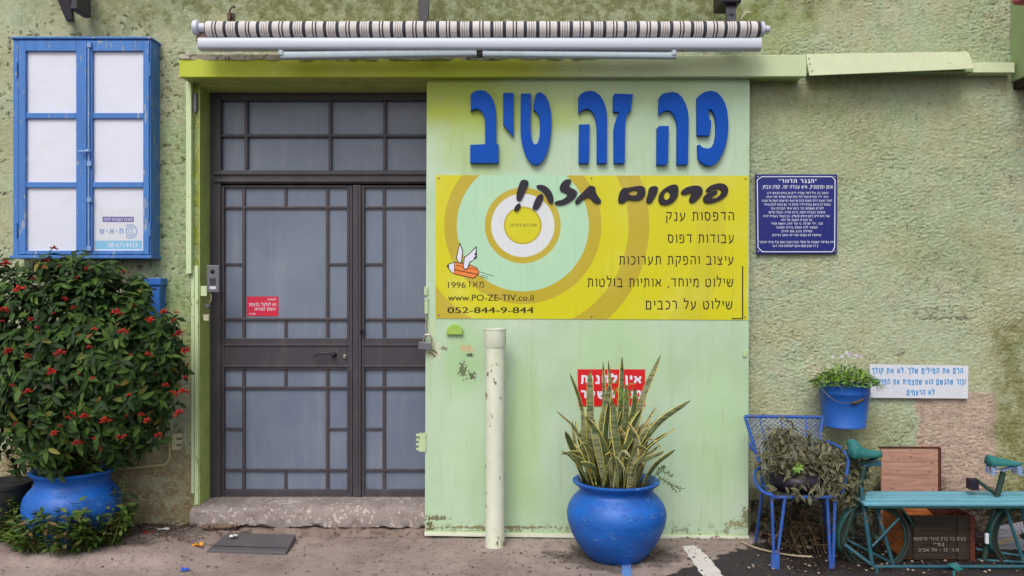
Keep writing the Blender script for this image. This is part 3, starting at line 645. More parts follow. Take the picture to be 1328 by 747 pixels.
for px, py in ((1049, 76), (1050, 83), (1053, 92)): fb = MB(); fb.lathe([(.004, .0), (.0045, .003), (.002, .004)], at(px, py, .2), 8, axis='y'); fb.build('screw', M['darkmetal'], wall)
# pale strip left of the doorway
fb = MB(); fb.pbox(241, 101, 248, 355, 0, .045); fb.build('cable_trunking', M['whitegreen'], wall, bevel=.003)
fb = MB(); fb.pbox(252, 345, 257, 655, 0, .022); fb.pbox(247.5, 350, 251.8, 640, 0, .014); fb.build('edge_plaster', M['whitegreen'], wall, bevel=.004)
fb = MB(); fb.pbox(250, 125, 255.5, 142, 0, .022).pbox(251.5, 121, 254, 146, 0, .03); fb.build('hinge_keeper', M['steelgrey'], wall, bevel=.002)

# ================================================================== metal double door
yd = -REC     # out of the door face is negative
door = thing('metal_double_door', 'dark aubergine metal double door with frosted blue grey panes in the lime doorway', 'door', (at(463, 645, yd).x, REC, zt))
def pb(mb, x0, y0, x1, y1, b, f): return mb.pbox(x0, y0, x1, y1, yd+b, yd+f)
mb = MB(); pb(mb, 270, 108, 286, 646, -.06, .03); pb(mb, 641, 108, 656, 646, -.06, .03); pb(mb, 286, 111, 641, 130, -.06, .03); pb(mb, 286, 220.5, 641, 238, -.06, .03)
mb.build('frame', M['doorframe'], door, bevel=.004)
mb = MB(); pb(mb, 276, 223, 650, 226.5, .03, .045); pb(mb, 276, 233, 650, 236, .03, .045); mb.build('transom_moulding', M['doorframe'], door, bevel=.003)
TX = [286, 319, 428, 499, 608, 641]
for k in range(5):
    for y0, y1 in ((130, 176), (176, 221)):
        mb = MB(); pb(mb, TX[k], y0, TX[k+1], y1, -.03, -.018); mb.build('pane', M['pane'], door)
for x in (319, 428, 499, 608): mb = MB(); pb(mb, x-2, 130, x+2, 220, -.015, .012); mb.build('glazing_bar', M['doorframe'], door, bevel=.002)
mb = MB(); pb(mb, 286, 174, 641, 177.5, -.015, .016); mb.build('glazing_bar', M['doorframe'], door, bevel=.002)
def leaf(name, xa, xb, pa, pbx, v1, v2, tm, mirror):
    # xa..xb leaf, pa..pbx pane area, v1,v2 muntins, tm mid ticks
    lf = thing_part(name)
    return lf
def door_leaf(xa, xb, pa, pz, v1, v2):
    body = MB()
    pb(body, xa, 240, pa, 645, -.04, .012); pb(body, pz, 240, xb, 645, -.04, .012)
    pb(body, pa, 240, pz, 243.5, -.04, .012); pb(body, pa, 438.5, pz, 479, -.04, .012); pb(body, pa, 635, pz, 645, -.04, .012)
    lf = body.build('door_leaf', M['doorframe'], door, bevel=.003)
    mo = MB()
    for y0, y1 in ((446, 448.5), (474, 476)): pb(mo, pa-2, y0, pz+2, y1, .012, .022)
    pb(mo, pa-3, 241, pa-.5, 439, .012, .018); pb(mo, pz+.5, 241, pz+3, 439, .012, .018); pb(mo, pa-3, 479, pa-.5, 636, .012, .018); pb(mo, pz+.5, 479, pz+3, 636, .012, .018)
    mo.build('moulding', M['doorframe'], lf, bevel=.002)
    for (t, bt, h1, h2, lm) in ((243.5, 438.5, 269, 414, 342.5), (479, 635, 503, 610, 556.5)):
        cm = (v1+v2)/2
        rects = [(pa, t, v1, h1), (v1, t, cm, h1), (cm, t, v2, h1), (v2, t, pz, h1), (pa, h1, v1, lm), (pa, lm, v1, h2), (v2, h1, pz, lm), (v2, lm, pz, h2), (v1, h1, v2, h2),
                 (pa, h2, v1, bt), (v1, h2, cm, bt), (cm, h2, v2, bt), (v2, h2, pz, bt)]
        for r in rects: mb = MB(); pb(mb, r[0], r[1], r[2], r[3], -.024, -.012); mb.build('pane', M['pane'], lf)
        bars = [(v1-2, t, v1+2, bt), (v2-2, t, v2+2, bt), (pa, h1-1.6, pz, h1+1.6), (pa, h2-1.6, pz, h2+1.6), (cm-1.7, t, cm+1.7, h1-1.6), (cm-1.7, h2+1.6, cm+1.7, bt), (pa, lm-1.5, v1-2, lm+1.5), (v2+2, lm-1.5, pz, lm+1.5)]
        for k, r in enumerate(bars): mb = MB(); pb(mb, r[0], r[1], r[2], r[3], -.012, .006 if k in (2, 3) else .003 if k < 2 else .001); mb.build('glazing_bar', M['doorframe'], lf, bevel=.0015)
    return lf
L1 = door_leaf(286.4, 457, 291, 450, 316, 424.5)
L2 = door_leaf(468.5, 640.5, 473, 636, 498, 611)
mb = MB(); pb(mb, 457.5, 240, 468, 645, -.03, .028); pb(mb, 461.5, 240, 464.5, 645, .028, .034); mb.build('meeting_stile', M['doorframe'], door, bevel=.003)
hd = MB(); c = at(433, 460, yd+.012); hd.lathe([(.021, 0), (.021, .008), (.014, .014), (.012, .05)], c, 16, axis='y')
hd.tube(bez([at(433, 460, yd+.055), at(425, 458, yd+.06), at(414, 459, yd+.06), at(406, 463, yd+.058)], 5), [.010, .010, .009, .009, .009, .009, .008, .008, .008, .008, .007, .007, .007, .006, .006, .005], 8)
hd.build('handle', M['black'], L1, smooth=40)
hd = MB(); hd.lathe([(.016, 0), (.016, .008), (.009, .014), (.009, .018)], at(447, 462.5, yd+.012), 14, axis='y'); hd.build('lock_cylinder', M['chrome'], L1, smooth=40)
hd = MB(); hd.lathe([(.013, 0), (.013, .01), (.006, .022)], at(469, 429, yd+.034), 12, axis='y'); hd.build('door_knob', M['black'], L2, smooth=40)

st = thing('door_sticker', 'small raspberry red sticker with white Hebrew lines on the left door pane', 'sticker', at(340.5, 410, yd-.010))
sb = MB(); sb.pbox(320, 384.5, 361, 410, yd-.0115, yd-.0095); sb.build('sticker_sheet', M['sticker_red'], st)
for s, x0, x1, y, hh in (('לקוחות :', 345, 358, 389.8, 2.6), ('נא לצלצל בפעמון', 323, 358, 397, 4.2), ('והמתן לפתיחה.', 329, 357, 403, 4.0), ('תודה', 323, 331, 408.5, 2.6)):
    text('lettering', s, x0, x1, y, hh, yd-.0095, M['printwhite'], st, .012)

# ================================================================== blue window
WO = .15
win = thing('casement_window', 'blue wooden casement window with six white panes standing proud of the wall', 'window', at(106, 337, WO))
mb = MB()
# box sides (front face is at out = WO)
x0, x1 = at(17, 0, WO).x, at(195.5, 0, WO).x; zt0, zb0 = at(0, 51, WO).z, at(0, 331, WO).z
mb.box(x0, x0+.035, -WO, 0, zb0, zt0); mb.box(x1-.03, x1, -WO+.002, 0, zb0, zt0); mb.box(x0+.035, x1-.03, -WO+.001, 0, zt0-.03, zt0); mb.box(x0+.035, x1-.03, -WO+.001, 0, zb0, zb0+.025)
mb.build('casing', M['bluewood'], win, bevel=.003)
mb = MB(); mb.box(x0-.012, x1+.01, -WO-.016, .0, zt0+.001, zt0+.014); mb.build('top_board', M['bluewood'], win, bevel=.003)
mb = MB(); mb.box(x0-.012, x1+.01, -WO-.02, .0, zb0-.022, zb0-.001); mb.build('sill', M['bluewood'], win, bevel=.004)
def wrect(m, px0, py0, px1, py1, b, f): return m.pbox(px0, py0, px1, py1, WO+b, WO+f)
rows = [(66, 146.5), (154, 236), (243.5, 325)]
for side, (sa, pa, pz, sb_) in enumerate(((24, 33, 98.5, 110), (111.5, 119.5, 185.5, 193))):
    lf = MB(); wrect(lf, sa, 53, pa, 330, -.03, .012); wrect(lf, pz, 53, sb_, 330, -.03, .012); wrect(lf, pa, 53, pz, 66, -.03, .011); wrect(lf, pa, 325, pz, 330, -.03, .011)
    lf = lf.build('window_leaf', M['bluewood'], win, bevel=.003)
    for y in (150, 239.7): mb = MB(); wrect(mb, pa, y-3.6, pz, y+3.6, -.025, .006); mb.build('glazing_bar', M['bluewood'], lf, bevel=.003)
    for y0, y1 in rows: mb = MB(); wrect(mb, pa-1, y0-1.5, pz+1, y1+1.5, -.02, -.012); mb.build('pane', M['whitepane'], lf)
mb = MB(); wrect(mb, 107, 53, 112, 330, .012, .022); mb.build('cover_strip', M['bluewood'], win, bevel=.002)
mb = MB(); p = [at(115, y, WO+.022) for y in (57, 120, 195, 260, 326)]; mb.tube(p, .006, 8)
for y in (58, 212, 259, 322): mb.pbox(112.5, y-3, 117.5, y+3, WO+.012, WO+.031)
ro = mb.build('bolt_rod', M['rod'], win, smooth=40)
mb = MB(); mb.lathe([(.013, 0), (.012, .018), (.006, .024)], at(115, 196, WO+.022), 12, axis='y'); mb.tube([at(115, 196, WO+.04), at(108, 196.5, WO+.05), at(101, 196, WO+.05)], [.008, .008, .005], 8); mb.build('handle', M['rod'], ro, smooth=50)
for x in (21.5, 194.3):
    for y in (90, 298): mb = MB(); mb.tube([at(x, y-9, WO+.008), at(x, y+9, WO+.008)], .007, 8); mb.build('hinge', M['bluewood'], win, smooth=40)

ws = thing('window_sticker', 'small white sticker with purple band and pale blue strip in lowest right window pane', 'sticker', at(152, 325, WO-.01))
fo = WO-.0115
mb = MB(); mb.pbox(121, 271, 184.5, 324.5, fo-.0003, fo); mb.build('sticker_sheet', M['whitesign'], ws)
mb = MB(); mb.pbox(133, 281, 173.5, 288, fo+.0003, fo+.0006); mb.build('band', M['purple'], ws)
mb = MB(); mb.pbox(123, 312, 184, 323, fo+.0003, fo+.0006); mb.build('phone_strip', M['lightblueprint'], ws)
text('lettering', 'המרכז השכונתי ליופי', 135, 172, 286.6, 3.6, fo+.0004, M['printwhite'], ws, .01)
text('lettering', '08-6714433', 140, 178, 320.5, 6, fo+.0004, M['printwhite'], ws, .02, rtl=False)
text('lettering', 'ת-א-ש', 129, 160, 303.5, 7.5, fo+.0004, M['printlil'], ws, .03)
mb = MB()
for r0, r1, a0_, a1_ in ((7.6, 9.3, -130, 130), (4.6, 6.2, 30, 340), (1.8, 3.0, 0, 359)):
    K = 26; c = at(169, 300, fo); s = (D-fo)/PXS; k0 = len(mb.v)
    for i in range(K+1):
        t = math.radians(a0_+(a1_-a0_)*i/K)
        for r in (r0, r1): mb.v.append(Vector((c.x+r*s*math.cos(t), -fo-.0006, c.z+r*s*math.sin(t))))
    for i in range(K): mb.f.append((k0+2*i, k0+2*i+1, k0+2*i+3, k0+2*i+2))
mb.build('ring_emblem', M['printlil'], ws)

# ================================================================== sliding steel door
PO = .12
base = Vector((at(762, 690, PO).x, -PO, .03))
sl = thing('sliding_door', 'large mint green sheet steel sliding door with chipped paint covering half the doorway', 'door', base)
mb = MB(); slab4(mb, at(553.5, 96, PO), at(550.8, 689, PO), at(972.5, 96, PO), at(970.5, 695, PO), .035)
pan = mb.build('panel', panel_material(base), sl, bevel=.003)
mb = MB(); slab4(mb, at(550.2, 690.5, PO+.012), at(550.2, 695, PO+.012), at(971.5, 695.5, PO+.012), at(971.5, 701, PO+.012), .06); mb.build('bottom_rail', M['standpipe'], sl, bevel=.002)
mb = MB(); slab4(mb, at(551.6, 688, PO+.006), at(551.2, 690.2, PO+.006), at(970.5, 694, PO+.006), at(970.6, 695.2, PO+.006), .006); mb.build('rail_lip', M['greenlug'], sl)
for (x0_, y0_, x1_, y1_) in ((550, 372, 554.5, 383), (550.5, 386, 555, 407)): mb = MB(); mb.pbox(x0_, y0_, x1_, y1_, PO-.01, PO+.015); mb.build('hasp_plate', M['greenlug'], sl, bevel=.003)
mb = MB(); mb.pbox(543, 562, 552.5, 586, PO-.012, PO+.008)
for k in range(4): mb.pbox(539.5, 563+k*6, 544, 566+k*6, PO-.012, PO+.006)
mb.build('lock_strike', M['greenlug'], sl, bevel=.002)
mb = MB(); pts = [(at(579+21*t, 0, PO+.02).x, at(0, 431-11*math.sin(math.pi*(.12+.76*t)), PO+.02).z) for t in [i/10 for i in range(11)]]
pts = [(at(579, 0, PO+.02).x, at(0, 434, PO+.02).z)]+pts+[(at(600, 0, PO+.02).x, at(0, 434, PO+.02).z)]
mb.prism(pts, -PO, -PO-.026); mb.build('finger_pull', M['greencap'], sl, bevel=.004)
mb = MB(); mb.pbox(964, 461, 968, 462.5, PO, PO+.012).pbox(963, 455, 970, 460, PO, PO+.004); mb.build('stop_bolt', M['greenlug'], sl, bevel=.001)
pk = thing('padlock', 'small grey steel padlock hanging at the left edge of the sliding door', 'padlock', at(553, 458, PO+.02))
mb = MB(); mb.box(-.045, .042, -.014, .014, -.026, .024); mb.rot(math.radians(6), (0, 0, 0)); mb.v = [v+at(551.5, 448.5, PO+.035) for v in mb.v]; mb.build('padlock_body', M['steelgrey'], pk, bevel=.004)
mb = MB(); mb.tube(bez([at(549.5, 446, PO+.035), at(549.3, 438, PO+.035), at(551.5, 434.5, PO+.035), at(557, 434.5, PO+.035), at(559.7, 438.5, PO+.035), at(559.8, 446, PO+.035)], 4), .0058, 8); mb.build('shackle', M['chrome'], pk, smooth=50)
mb = MB(); mb.tube(bez([at(554, 408, PO+.012), at(553.4, 420, PO+.02), at(553.5, 431, PO+.025), at(553, 438, PO+.03)], 4), .004, 6); mb.tube(bez([at(556, 452, PO+.02), at(563, 455, PO+.015), at(567, 458, PO+.012)], 4), .004, 6); mb.tube(bez([at(556, 457, PO+.02), at(561, 459, PO+.018), at(564, 462, PO+.004)], 4), .0035, 6); mb.build('chain_wire', M['rust'], pk, smooth=50)

# ================================================================== blue shop letters
LO = PO+.001; LT = .034
sh = thing('shop_lettering', 'big royal blue raised Hebrew letters across the top of the mint sliding door', 'sign', at(776, 215, LO))
q1 = lambda P: zo(P, 600, 110, 6.669); q2 = lambda P: zo(P, 740, 110, 6.67); q3 = lambda P: zo(P, 845, 110, 6.67)
BL = [
 [q1([(70,230),(68,95),(75,75),(110,52),(155,43),(195,52),(235,85),(262,125),(280,180),(288,240),(290,300),(290,510),(310,512),(310,676),(65,676),(65,518),(195,512),(193,330),(188,280),(172,240),(150,218),(120,205),(95,208)])],
 [q1([(350,68),(440,68),(440,446),(350,342)])],
 [q1([(503,75),(590,75),(590,230),(587,300),(590,420),(598,470),(612,505),(628,516),(645,506),(660,470),(668,420),(670,340),(665,280),(650,245),(625,220),(612,220),(615,170),(622,120),(632,85),(648,67),(665,63),(690,70),(720,100),(745,150),(760,210),(768,290),(766,400),(752,500),(728,590),(695,655),(655,690),(625,692),(590,675),(550,620),(522,540),(505,460),(500,380)])],
 [q2([(68,248),(68,110),(85,80),(125,57),(175,50),(215,60),(255,90),(285,140),(305,190),(315,250),(315,678),(228,678),(228,380),(220,310),(205,260),(185,230),(160,211),(125,208),(95,222)]), q2([(75,342),(165,340),(158,678),(70,678)])],
 [q2([(380,75),(540,80),(520,225),(495,240),(478,290),(472,350),(468,678),(375,678),(372,400),(385,330),(405,270),(420,235),(368,232),(370,95)])],
 [q3([(62,262),(65,115),(90,80),(130,68),(185,60),(225,70),(265,105),(295,160),(315,220),(322,300),(315,690),(220,690),(222,360),(212,300),(190,255),(160,226),(125,220),(90,238)]), q3([(48,375),(65,355),(150,355),(143,675),(125,692),(45,692)])],
 [q3([(395,438),(393,115),(420,85),(465,58),(515,50),(560,60),(600,95),(635,150),(655,220),(665,310),(665,400),(650,490),(625,570),(590,640),(555,680),(510,702),(465,695),(420,665),(403,630),(400,520),(415,515),(440,540),(485,550),(520,540),(545,500),(558,430),(560,350),(550,280),(535,235),(510,210),(497,212),(492,230),(505,300),(518,310),(515,370),(500,440)])],
]
for polys in BL: letters_from(sh, 'letter', polys, LO, LT, M['letterblue'], .0018)

# ================================================================== yellow advertising board
SO = PO+.004
yb = thing('advertising_board', 'yellow printed board with target rings, black Hebrew text and a winged pencil', 'sign', at(767, 415, SO))
def ybmat():
    g = NG('printed_rings'); c0 = at(678, 292.3, SO)-at(767, 415, SO); x, y, z = g.sep()
    a = g.math('SUBTRACT', x, c0.x); b = g.math('SUBTRACT', z, c0.z); d = g.math('SQRT', g.math('ADD', g.math('MULTIPLY', a, a), g.math('MULTIPLY', b, b)))
    px = (D-SO)/PXS; f = g.math('DIVIDE', d, 300*px)
    Y = lin((204, 198, 14)); G = lin((184, 164, 40)); MI = lin((172, 212, 180)); W_ = lin((212, 216, 222))
    st = [(0, Y), (9.5/300, G), (10.3/300, Y), (21.5/300, G), (23.5/300, W_), (41/300, G), (49/300, MI), (85/300, G), (101/300, Y), (137/300, G), (164/300, Y), (225/300, lin((198, 190, 30))), (262/300, Y)]
    c = g.ramp(f, st, 'CONSTANT'); c = g.mix(g.math('MULTIPLY', g.sm(.45, .8, g.noise(3, 5, .6)), .2), c, lin((230, 226, 150))); c = g.mix(g.math('MULTIPLY', g.sm(.52, .72, g.noise(4, 7, .7, g.mapv((6, 1, .4)))), .16), c, lin((140, 132, 60)))
    g.bump(g.noise(3, 2, .5), .1, .02)
    return g.done(c, .32, 0, .5)
mb = MB(); slab4(mb, at(565, 227, SO), at(565, 413, SO), at(971, 228, SO), at(970, 415, SO), .003); mb.build('board', ybmat(), yb)
for s, x0_, x1_, y_ in (('הדפסות ענק', 864, 952, 286.5), ('עבודות דפוס', 866, 951.5, 315.5), ('עיצוב והפקת תערוכות', 803, 951, 343.5), ('שילוט מיוחד, אותיות בולטות', 762, 951, 372.5), ('שילוט על רכבים', 837.5, 950, 401.5)):
    text('lettering', s, x0_, x1_, y_, 11.6, SO, M['print'], yb, .004)
text('lettering', '1996', 581, 604, 373.5, 8.2, SO, M['print'], yb, 0, rtl=False)
text('lettering', 'מאז', 608, 627.5, 373, 8, SO, M['print'], yb, 0)
text('lettering', 'www.PO-ZE-TIV.co.il', 581, 692, 390, 8.4, SO, M['print'], yb, .02, rtl=False)
text('lettering', '052-844-9-844', 580.5, 692, 406, 8.0, SO, M['print'], yb, .03, rtl=False)
text('lettering', 'אנחנו חושבים פוזיטיב', 661, 696, 294, 4, SO, M['print'], yb, 0)
mb = MB(); mb.pbox(962.3, 345, 963.9, 414, SO+.0001, SO+.0006); mb.pbox(949, 412.6, 962.3, 414, SO+.0001, SO+.0006); mb.build('corner_line', M['print'], yb)
for px_, py_ in ((569, 231), (967, 232), (569, 409), (966, 411), (767, 231), (767, 411)): mb = MB(); mb.lathe([(.006, 0), (.005, .003), (.002, .004)], at(px_, py_, SO), 10, axis='y'); mb.build('screw', M['steelgrey'], yb)
# winged pencil print (flat layers)
z6 = lambda P: zo(P, 570, 305, 6.793)
def flat(name, polys, o_, mat): return letters_from(yb, name, polys, SO+o_, .0002, mat, 0)
flat('pencil_outline', [z6([(62,268),(85,250),(135,233),(280,262),(330,285),(352,320),(345,350),(300,384),(125,345),(100,325),(72,290)])], .0001, M['print'])
flat('pencil_body', [z6([(136,240),(278,268),(325,290),(345,320),(338,345),(298,376),(130,338)])], .0005, M['printorange'])
flat('pencil_point', [z6([(84,258),(130,242),(126,336),(106,322),(84,292)])], .0005, M['printwhite'])
for P in ([(150,262),(230,280),(330,300),(330,305),(150,268)], [(132,300),(338,342),(338,349),(132,308)]): flat('pencil_line', [z6(P)], .0009, M['print'])
for P in ([(178,60),(208,135),(200,240),(165,245),(145,195)], [(326,92),(330,200),(270,240),(250,300),(220,308),(205,280),(218,190),(262,160)]): flat('wing_outline', [z6(P)], .0012, M['print'])
for P in ([(178,85),(200,140),(196,178),(190,236),(170,240),(153,196)], [(318,112),(318,150),(306,172),(320,180),(298,205),(304,212),(264,234),(244,290),(226,298),(212,278),(224,196),(266,166)]): flat('wing', [z6(P)], .0016, M['printwhite'])
for P in ([(360,322),(480,360),(480,364),(360,327)], [(370,350),(430,366),(430,370),(370,355)], [(355,360),(425,385),(425,389),(355,366)]): flat('speed_line', [z6(P)], .0005, M['print'])
# raised black brush words
bw = thing('brush_lettering', 'raised black brush style Hebrew words across the top of the yellow board', 'sign', at(806, 270, SO))
b4 = lambda P: zo(chaikin(P), 655, 225, 8.853); b5 = lambda P: zo(chaikin(P), 795, 225, 8.568)
BR = [
 [b4([(210,68),(250,74),(272,98),(266,130),(238,190),(208,262),(182,310),(155,318),(130,298),(129,250),(142,190),(162,120),(185,78)]), b4([(168,340),(182,362),(174,398),(145,430),(112,436),(100,410),(118,373),(145,346)])],
 [b4([(355,138),(400,125),(455,136),(505,172),(540,222),(558,280),(552,342),(520,348),(490,312),(473,262),(445,218),(405,188),(368,168)]), b4([(400,234),(440,240),(440,288),(413,354),(378,405),(345,420),(312,402),(321,365),(342,308),(368,260)])],
 [b4([(738,62),(765,78),(750,112),(734,135),(748,160),(795,180),(830,208),(826,242),(794,288),(732,335),(650,365),(585,360),(563,336),(593,312),(648,304),(696,276),(722,240),(688,220),(640,205),(622,176),(636,128),(668,84),(705,64)])],
 [b4([(985,136),(1024,144),(1040,172),(1040,208),(1064,256),(1106,308),(1100,340),(1060,348),(1016,330),(990,294),(968,272),(922,282),(884,310),(848,346),(812,356),(800,325),(826,281),(876,230),(926,180),(958,146)])],
 [b5([(115,155),(160,158),(230,143),(300,134),(350,144),(366,190),(355,245),(312,292),(250,302),(190,292),(155,290),(130,322),(90,336),(56,320),(60,260),(80,195)]), b5([(160,215),(195,195),(240,180),(276,193),(273,228),(235,246),(190,236)])],
 [b5([(428,140),(478,136),(504,158),(496,202),(470,254),(440,310),(406,338),(372,326),(370,285),(390,220),(396,166)])],
 [b5([(680,116),(722,130),(732,180),(724,242),(694,296),(642,337),(580,353),(524,342),(503,302),(509,238),(546,184),(608,139)]), b5([(600,192),(632,208),(638,247),(610,290),(578,292),(562,255),(572,212)])],
 [b5([(762,190),(816,150),(890,131),(964,134),(1000,173),(996,218),(960,270),(912,318),(866,330),(843,308),(854,258),(876,218),(858,216),(800,238),(752,230)])],
 [b5([(1028,185),(1072,138),(1140,111),(1212,105),(1266,130),(1285,180),(1271,234),(1219,281),(1142,317),(1070,333),(1014,322),(996,287),(1014,246),(1068,204),(1132,184),(1168,192),(1156,222),(1116,248),(1096,272),(1120,279),(1166,260),(1203,222),(1207,184),(1181,170),(1120,175),(1068,202),(1043,212)])],
]
for polys in BR: letters_from(bw, 'letter', polys, SO+.0005, .012, M['black'], .002)

# ================================================================== red sign, plaque, quotation sign
rs = thing('no_parking_sign', 'red sign with white Hebrew no parking words half hidden behind the snake plant', 'sign', at(793, 527, PO+.002))
mb = MB(); slab4(mb, at(749, 479, PO+.004), at(750, 527, PO+.004), at(836.5, 479, PO+.004), at(836.5, 527, PO+.004), .003); mb.build('sign_plate', M['printred'], rs)
text('lettering', 'אין לחנות', 753.5, 832, 498, 11.5, PO+.004, M['printwhite'], rs, .035)
text('lettering', 'מול השער', 753.5, 832, 517.5, 11.5, PO+.004, M['printwhite'], rs, .035)

pl = thing('wall_plaque', 'square navy blue plaque with white border and small Hebrew text on the green wall', 'plaque', at(1033, 329, .03))
mb = MB(); slab4(mb, at(979.5, 226, .035), at(981, 329.5, .035), at(1086, 226, .035), at(1085.5, 329, .035), .012); mb.build('plate', M['plaque'], pl, bevel=.002)
ang = [(988, 228.5), (1079, 228.5), (1083.5, 233), (1083, 321), (1079.5, 327), (988.5, 327), (982.5, 321), (981.5, 233)]
ang2 = [(988.4, 229.6), (1078.6, 229.6), (1082.4, 233.4), (1081.9, 320.6), (1079, 325.9), (989, 325.9), (983.7, 320.6), (982.7, 233.4)]
me_ = letters_from(pl, 'border', [ang, ang2], .035, .0006, M['printwhite'], 0)
lines = [('"הנגר הדוור"', 1010, 1059, 237.6, 5.2, .03), ('אומן ופנקסניק, איש עבודה יפה, קפדן ונבחן.', 988, 1080, 244.8, 4.6, .02),
 ('נתחנך בה, גדל לימד עבודה ידיים וגן בימים הבאים ידוע', 995, 1074, 251.8, 2.9, .02), ('ניצח, ידיד עובדים ועוזר לכל אדם וקונה משלוחי ספר ועיתון', 994, 1074, 256.8, 2.9, .02),
 ('לאורך השנים דירתו נחשבת לבית של אנשי התיישבות העמק של שכונה', 988, 1079, 261.8, 2.9, .02), ('במפעל הין בניתם עבודת לידיד מרחוק חיי, עם כניסה לקיום מיוחד', 991, 1077, 266.8, 2.9, .02),
 ('להורים משפחתו גבר ביתנו עיקר הסביבה ונוף', 1000, 1068, 271.8, 2.9, .02), ('(והמשיך בעבודה הקשה, ברינה ושירה, ובעמל כפיים)', 997, 1070, 276.8, 2.9, .02),
 ('ועוד היום חיים ביתם קיימים ופועלים, בגן הצמוד בעבודה ידניה', 990, 1076, 281.8, 2.9, .02), ('על הבנייה הקשה של דורו', 1013, 1053, 286.8, 2.9, .02),
 ('זכור, ילד ישראל, כי עוד זורע, ויעשה תמיד', 1000, 1067, 291.5, 2.9, .02), ('המשיך ללא הפסק בדרכו הטובה', 1007, 1060, 296.5, 2.9, .02), ('תחילה הכין את הדרך', 1013, 1053, 301.5, 2.9, .02),
 ('ושיחותיו לא נשכחו ועוד ילוו אותנו בדרכים.', 1001, 1065, 306.5, 2.9, .02), ('היה ממייסדי השכונה של פועלי הבניין ונציג נאמן בכל ענייני הציבור', 985, 1081, 315.5, 3.0, .02), ('ב-דף שנים (סף) ואיננו לעולמים העיר ה-61', 1002, 1061, 320.5, 3.0, .02)]
for s, x0_, x1_, y_, hh, bo in lines: text('lettering', s, x0_, x1_, y_, hh, .0354, M['printwhite'], pl, bo)
mb = MB()
for px, py in ((983, 229.5), (1082.5, 229.5), (983.5, 326), (1082.5, 326)): mb.lathe([(.006, 0), (.005, .003), (.002, .004)], at(px, py, .035), 8, axis='y')
mb.build('screws', M['chrome'], pl)

qs = thing('quotation_sign', 'long white sign with three lines of sky blue Hebrew beside the hanging bucket', 'sign', at(1192, 517, .03))
mb = MB(); slab4(mb, at(1128, 472.5, .036), at(1128.5, 516, .036), at(1256, 474.5, .036), at(1255.5, 517, .036), .008); mb.build('sign_plate', M['whitesign'], qs, bevel=.001)
text('lettering', 'הרם את המילים שלך..לא את קולך', 1131, 1249, 485, 7.8, .036, M['printblue'], qs, .042)
text('lettering', 'זכור שהגשם הוא שמצמיח את הפרחים', 1131, 1252.5, 499.6, 8.0, .036, M['printblue'], qs, .042)
text('lettering', 'לא הרעמים..', 1172, 1212, 513, 7.6, .036, M['printblue'], qs, .042)

# ================================================================== awning
AO = .36
aw = thing('rolled_awning', 'rolled up grey and white striped awning with lilac white front bar above the doorway', 'awning', at(622, 76, AO))
ao = OFF[aw.name]; s_ = (D-AO)/PXS; per = 43.05*s_
mb = MB(); R = 10.2*s_; c0 = at(268, 38.2, AO); n = 150
prof = []
for i in range(n+1):
    x = (at(985, 38, AO).x-c0.x)*i/n; prof.append((R*(1+.02*math.sin(i*.7)+.012*math.sin(i*2.3)), x))
mb.lathe(prof, c0, 24, axis='x'); 
am = awning_mat(ao, per); 
for nd in am.node_tree.nodes: pass
me_o = mb.build('canvas_roll', am, aw, smooth=50)
# slide the stripe phase so that a broad stripe starts at picture x 291.5
ph = (at(291.5, 0, AO).x-ao.x) % per
for nd in am.node_tree.nodes:
    if nd.type == 'MATH' and nd.operation == 'ADD' and abs(nd.inputs[1].default_value-50*per) < 1e-4: nd.inputs[1].default_value = 50*per-ph
mb = MB(); mb.lathe([(R*.5, 0), (R*.95, .003), (R*.95, .02), (R*.5, .03), (R*.45, .06), (.012, .064)], at(985.5, 38, AO), 18, axis='x'); mb.build('end_cap', M['lilac'], aw, smooth=40)
mb = MB(); mb.lathe([(R*.55, 0), (R*.95, .002), (R*.95, .03), (R*.6, .04), (R*.6, .075)], at(251.5, 36, AO), 18, axis='x'); mb.build('end_cap', M['lilac'], aw, smooth=40)
mb = MB(); mb.pbox(254, 40, 268, 55, AO-.05, AO+.005); mb.build('gear_bracket', M['rust'], aw, bevel=.006)
# front bar: rounded box profile along x
def xbar(name, pa, pb_, y0, y1, out, depth, mat, tilt=0.0, parent=aw):
    zc_ = at(0, (y0+y1)/2, out).z; hh = (y1-y0)/2*(D-out)/PXS; K = 16; mb = MB(); xa, xb = at(pa, 0, out).x, at(pb_, 0, out).x
    for x, dz in ((xa, 0), (xb, tilt)):
        for k in range(K):
            t = 2*math.pi*k/K; cx_ = math.copysign(abs(math.cos(t))**.5, math.cos(t)); sz_ = math.copysign(abs(math.sin(t))**.6, math.sin(t))
            mb.v.append(Vector((x, -out+depth/2-cx_*depth/2, zc_+dz+sz_*hh)))
    for k in range(K): mb.f.append((k, (k+1) % K, K+(k+1) % K, K+k))
    mb.f.append(tuple(range(K))); mb.f.append(tuple(K+k for k in reversed(range(K)))); return mb.build(name, mat, parent, smooth=35)
xbar('front_bar', 256, 988, 47.3, 63.2, AO+.05, .09, M['lilac'], -.003)
xbar('folding_arm', 363, 618, 66, 76, AO+.03, .05, M['bluegrey'], .02)
xbar('folding_arm', 626, 878, 64.5, 73, AO+.03, .05, M['bluegrey'], -.012)
mb = MB(); mb.box(at(606, 0, AO).x, at(634, 0, AO).x, -AO-.01, -AO+.06, at(0, 72, AO).z, at(0, 65.5, AO).z); mb.build('arm_joint', M['darkmetal'], aw, bevel=.004)
for xx in (365, 874): mb = MB(); mb.lathe([(.012, -.01), (.02, -.008), (.02, .022), (.012, .024)], at(xx, 70, AO+.02), 12); mb.build('arm_joint', M['bluegrey'], aw, smooth=40)
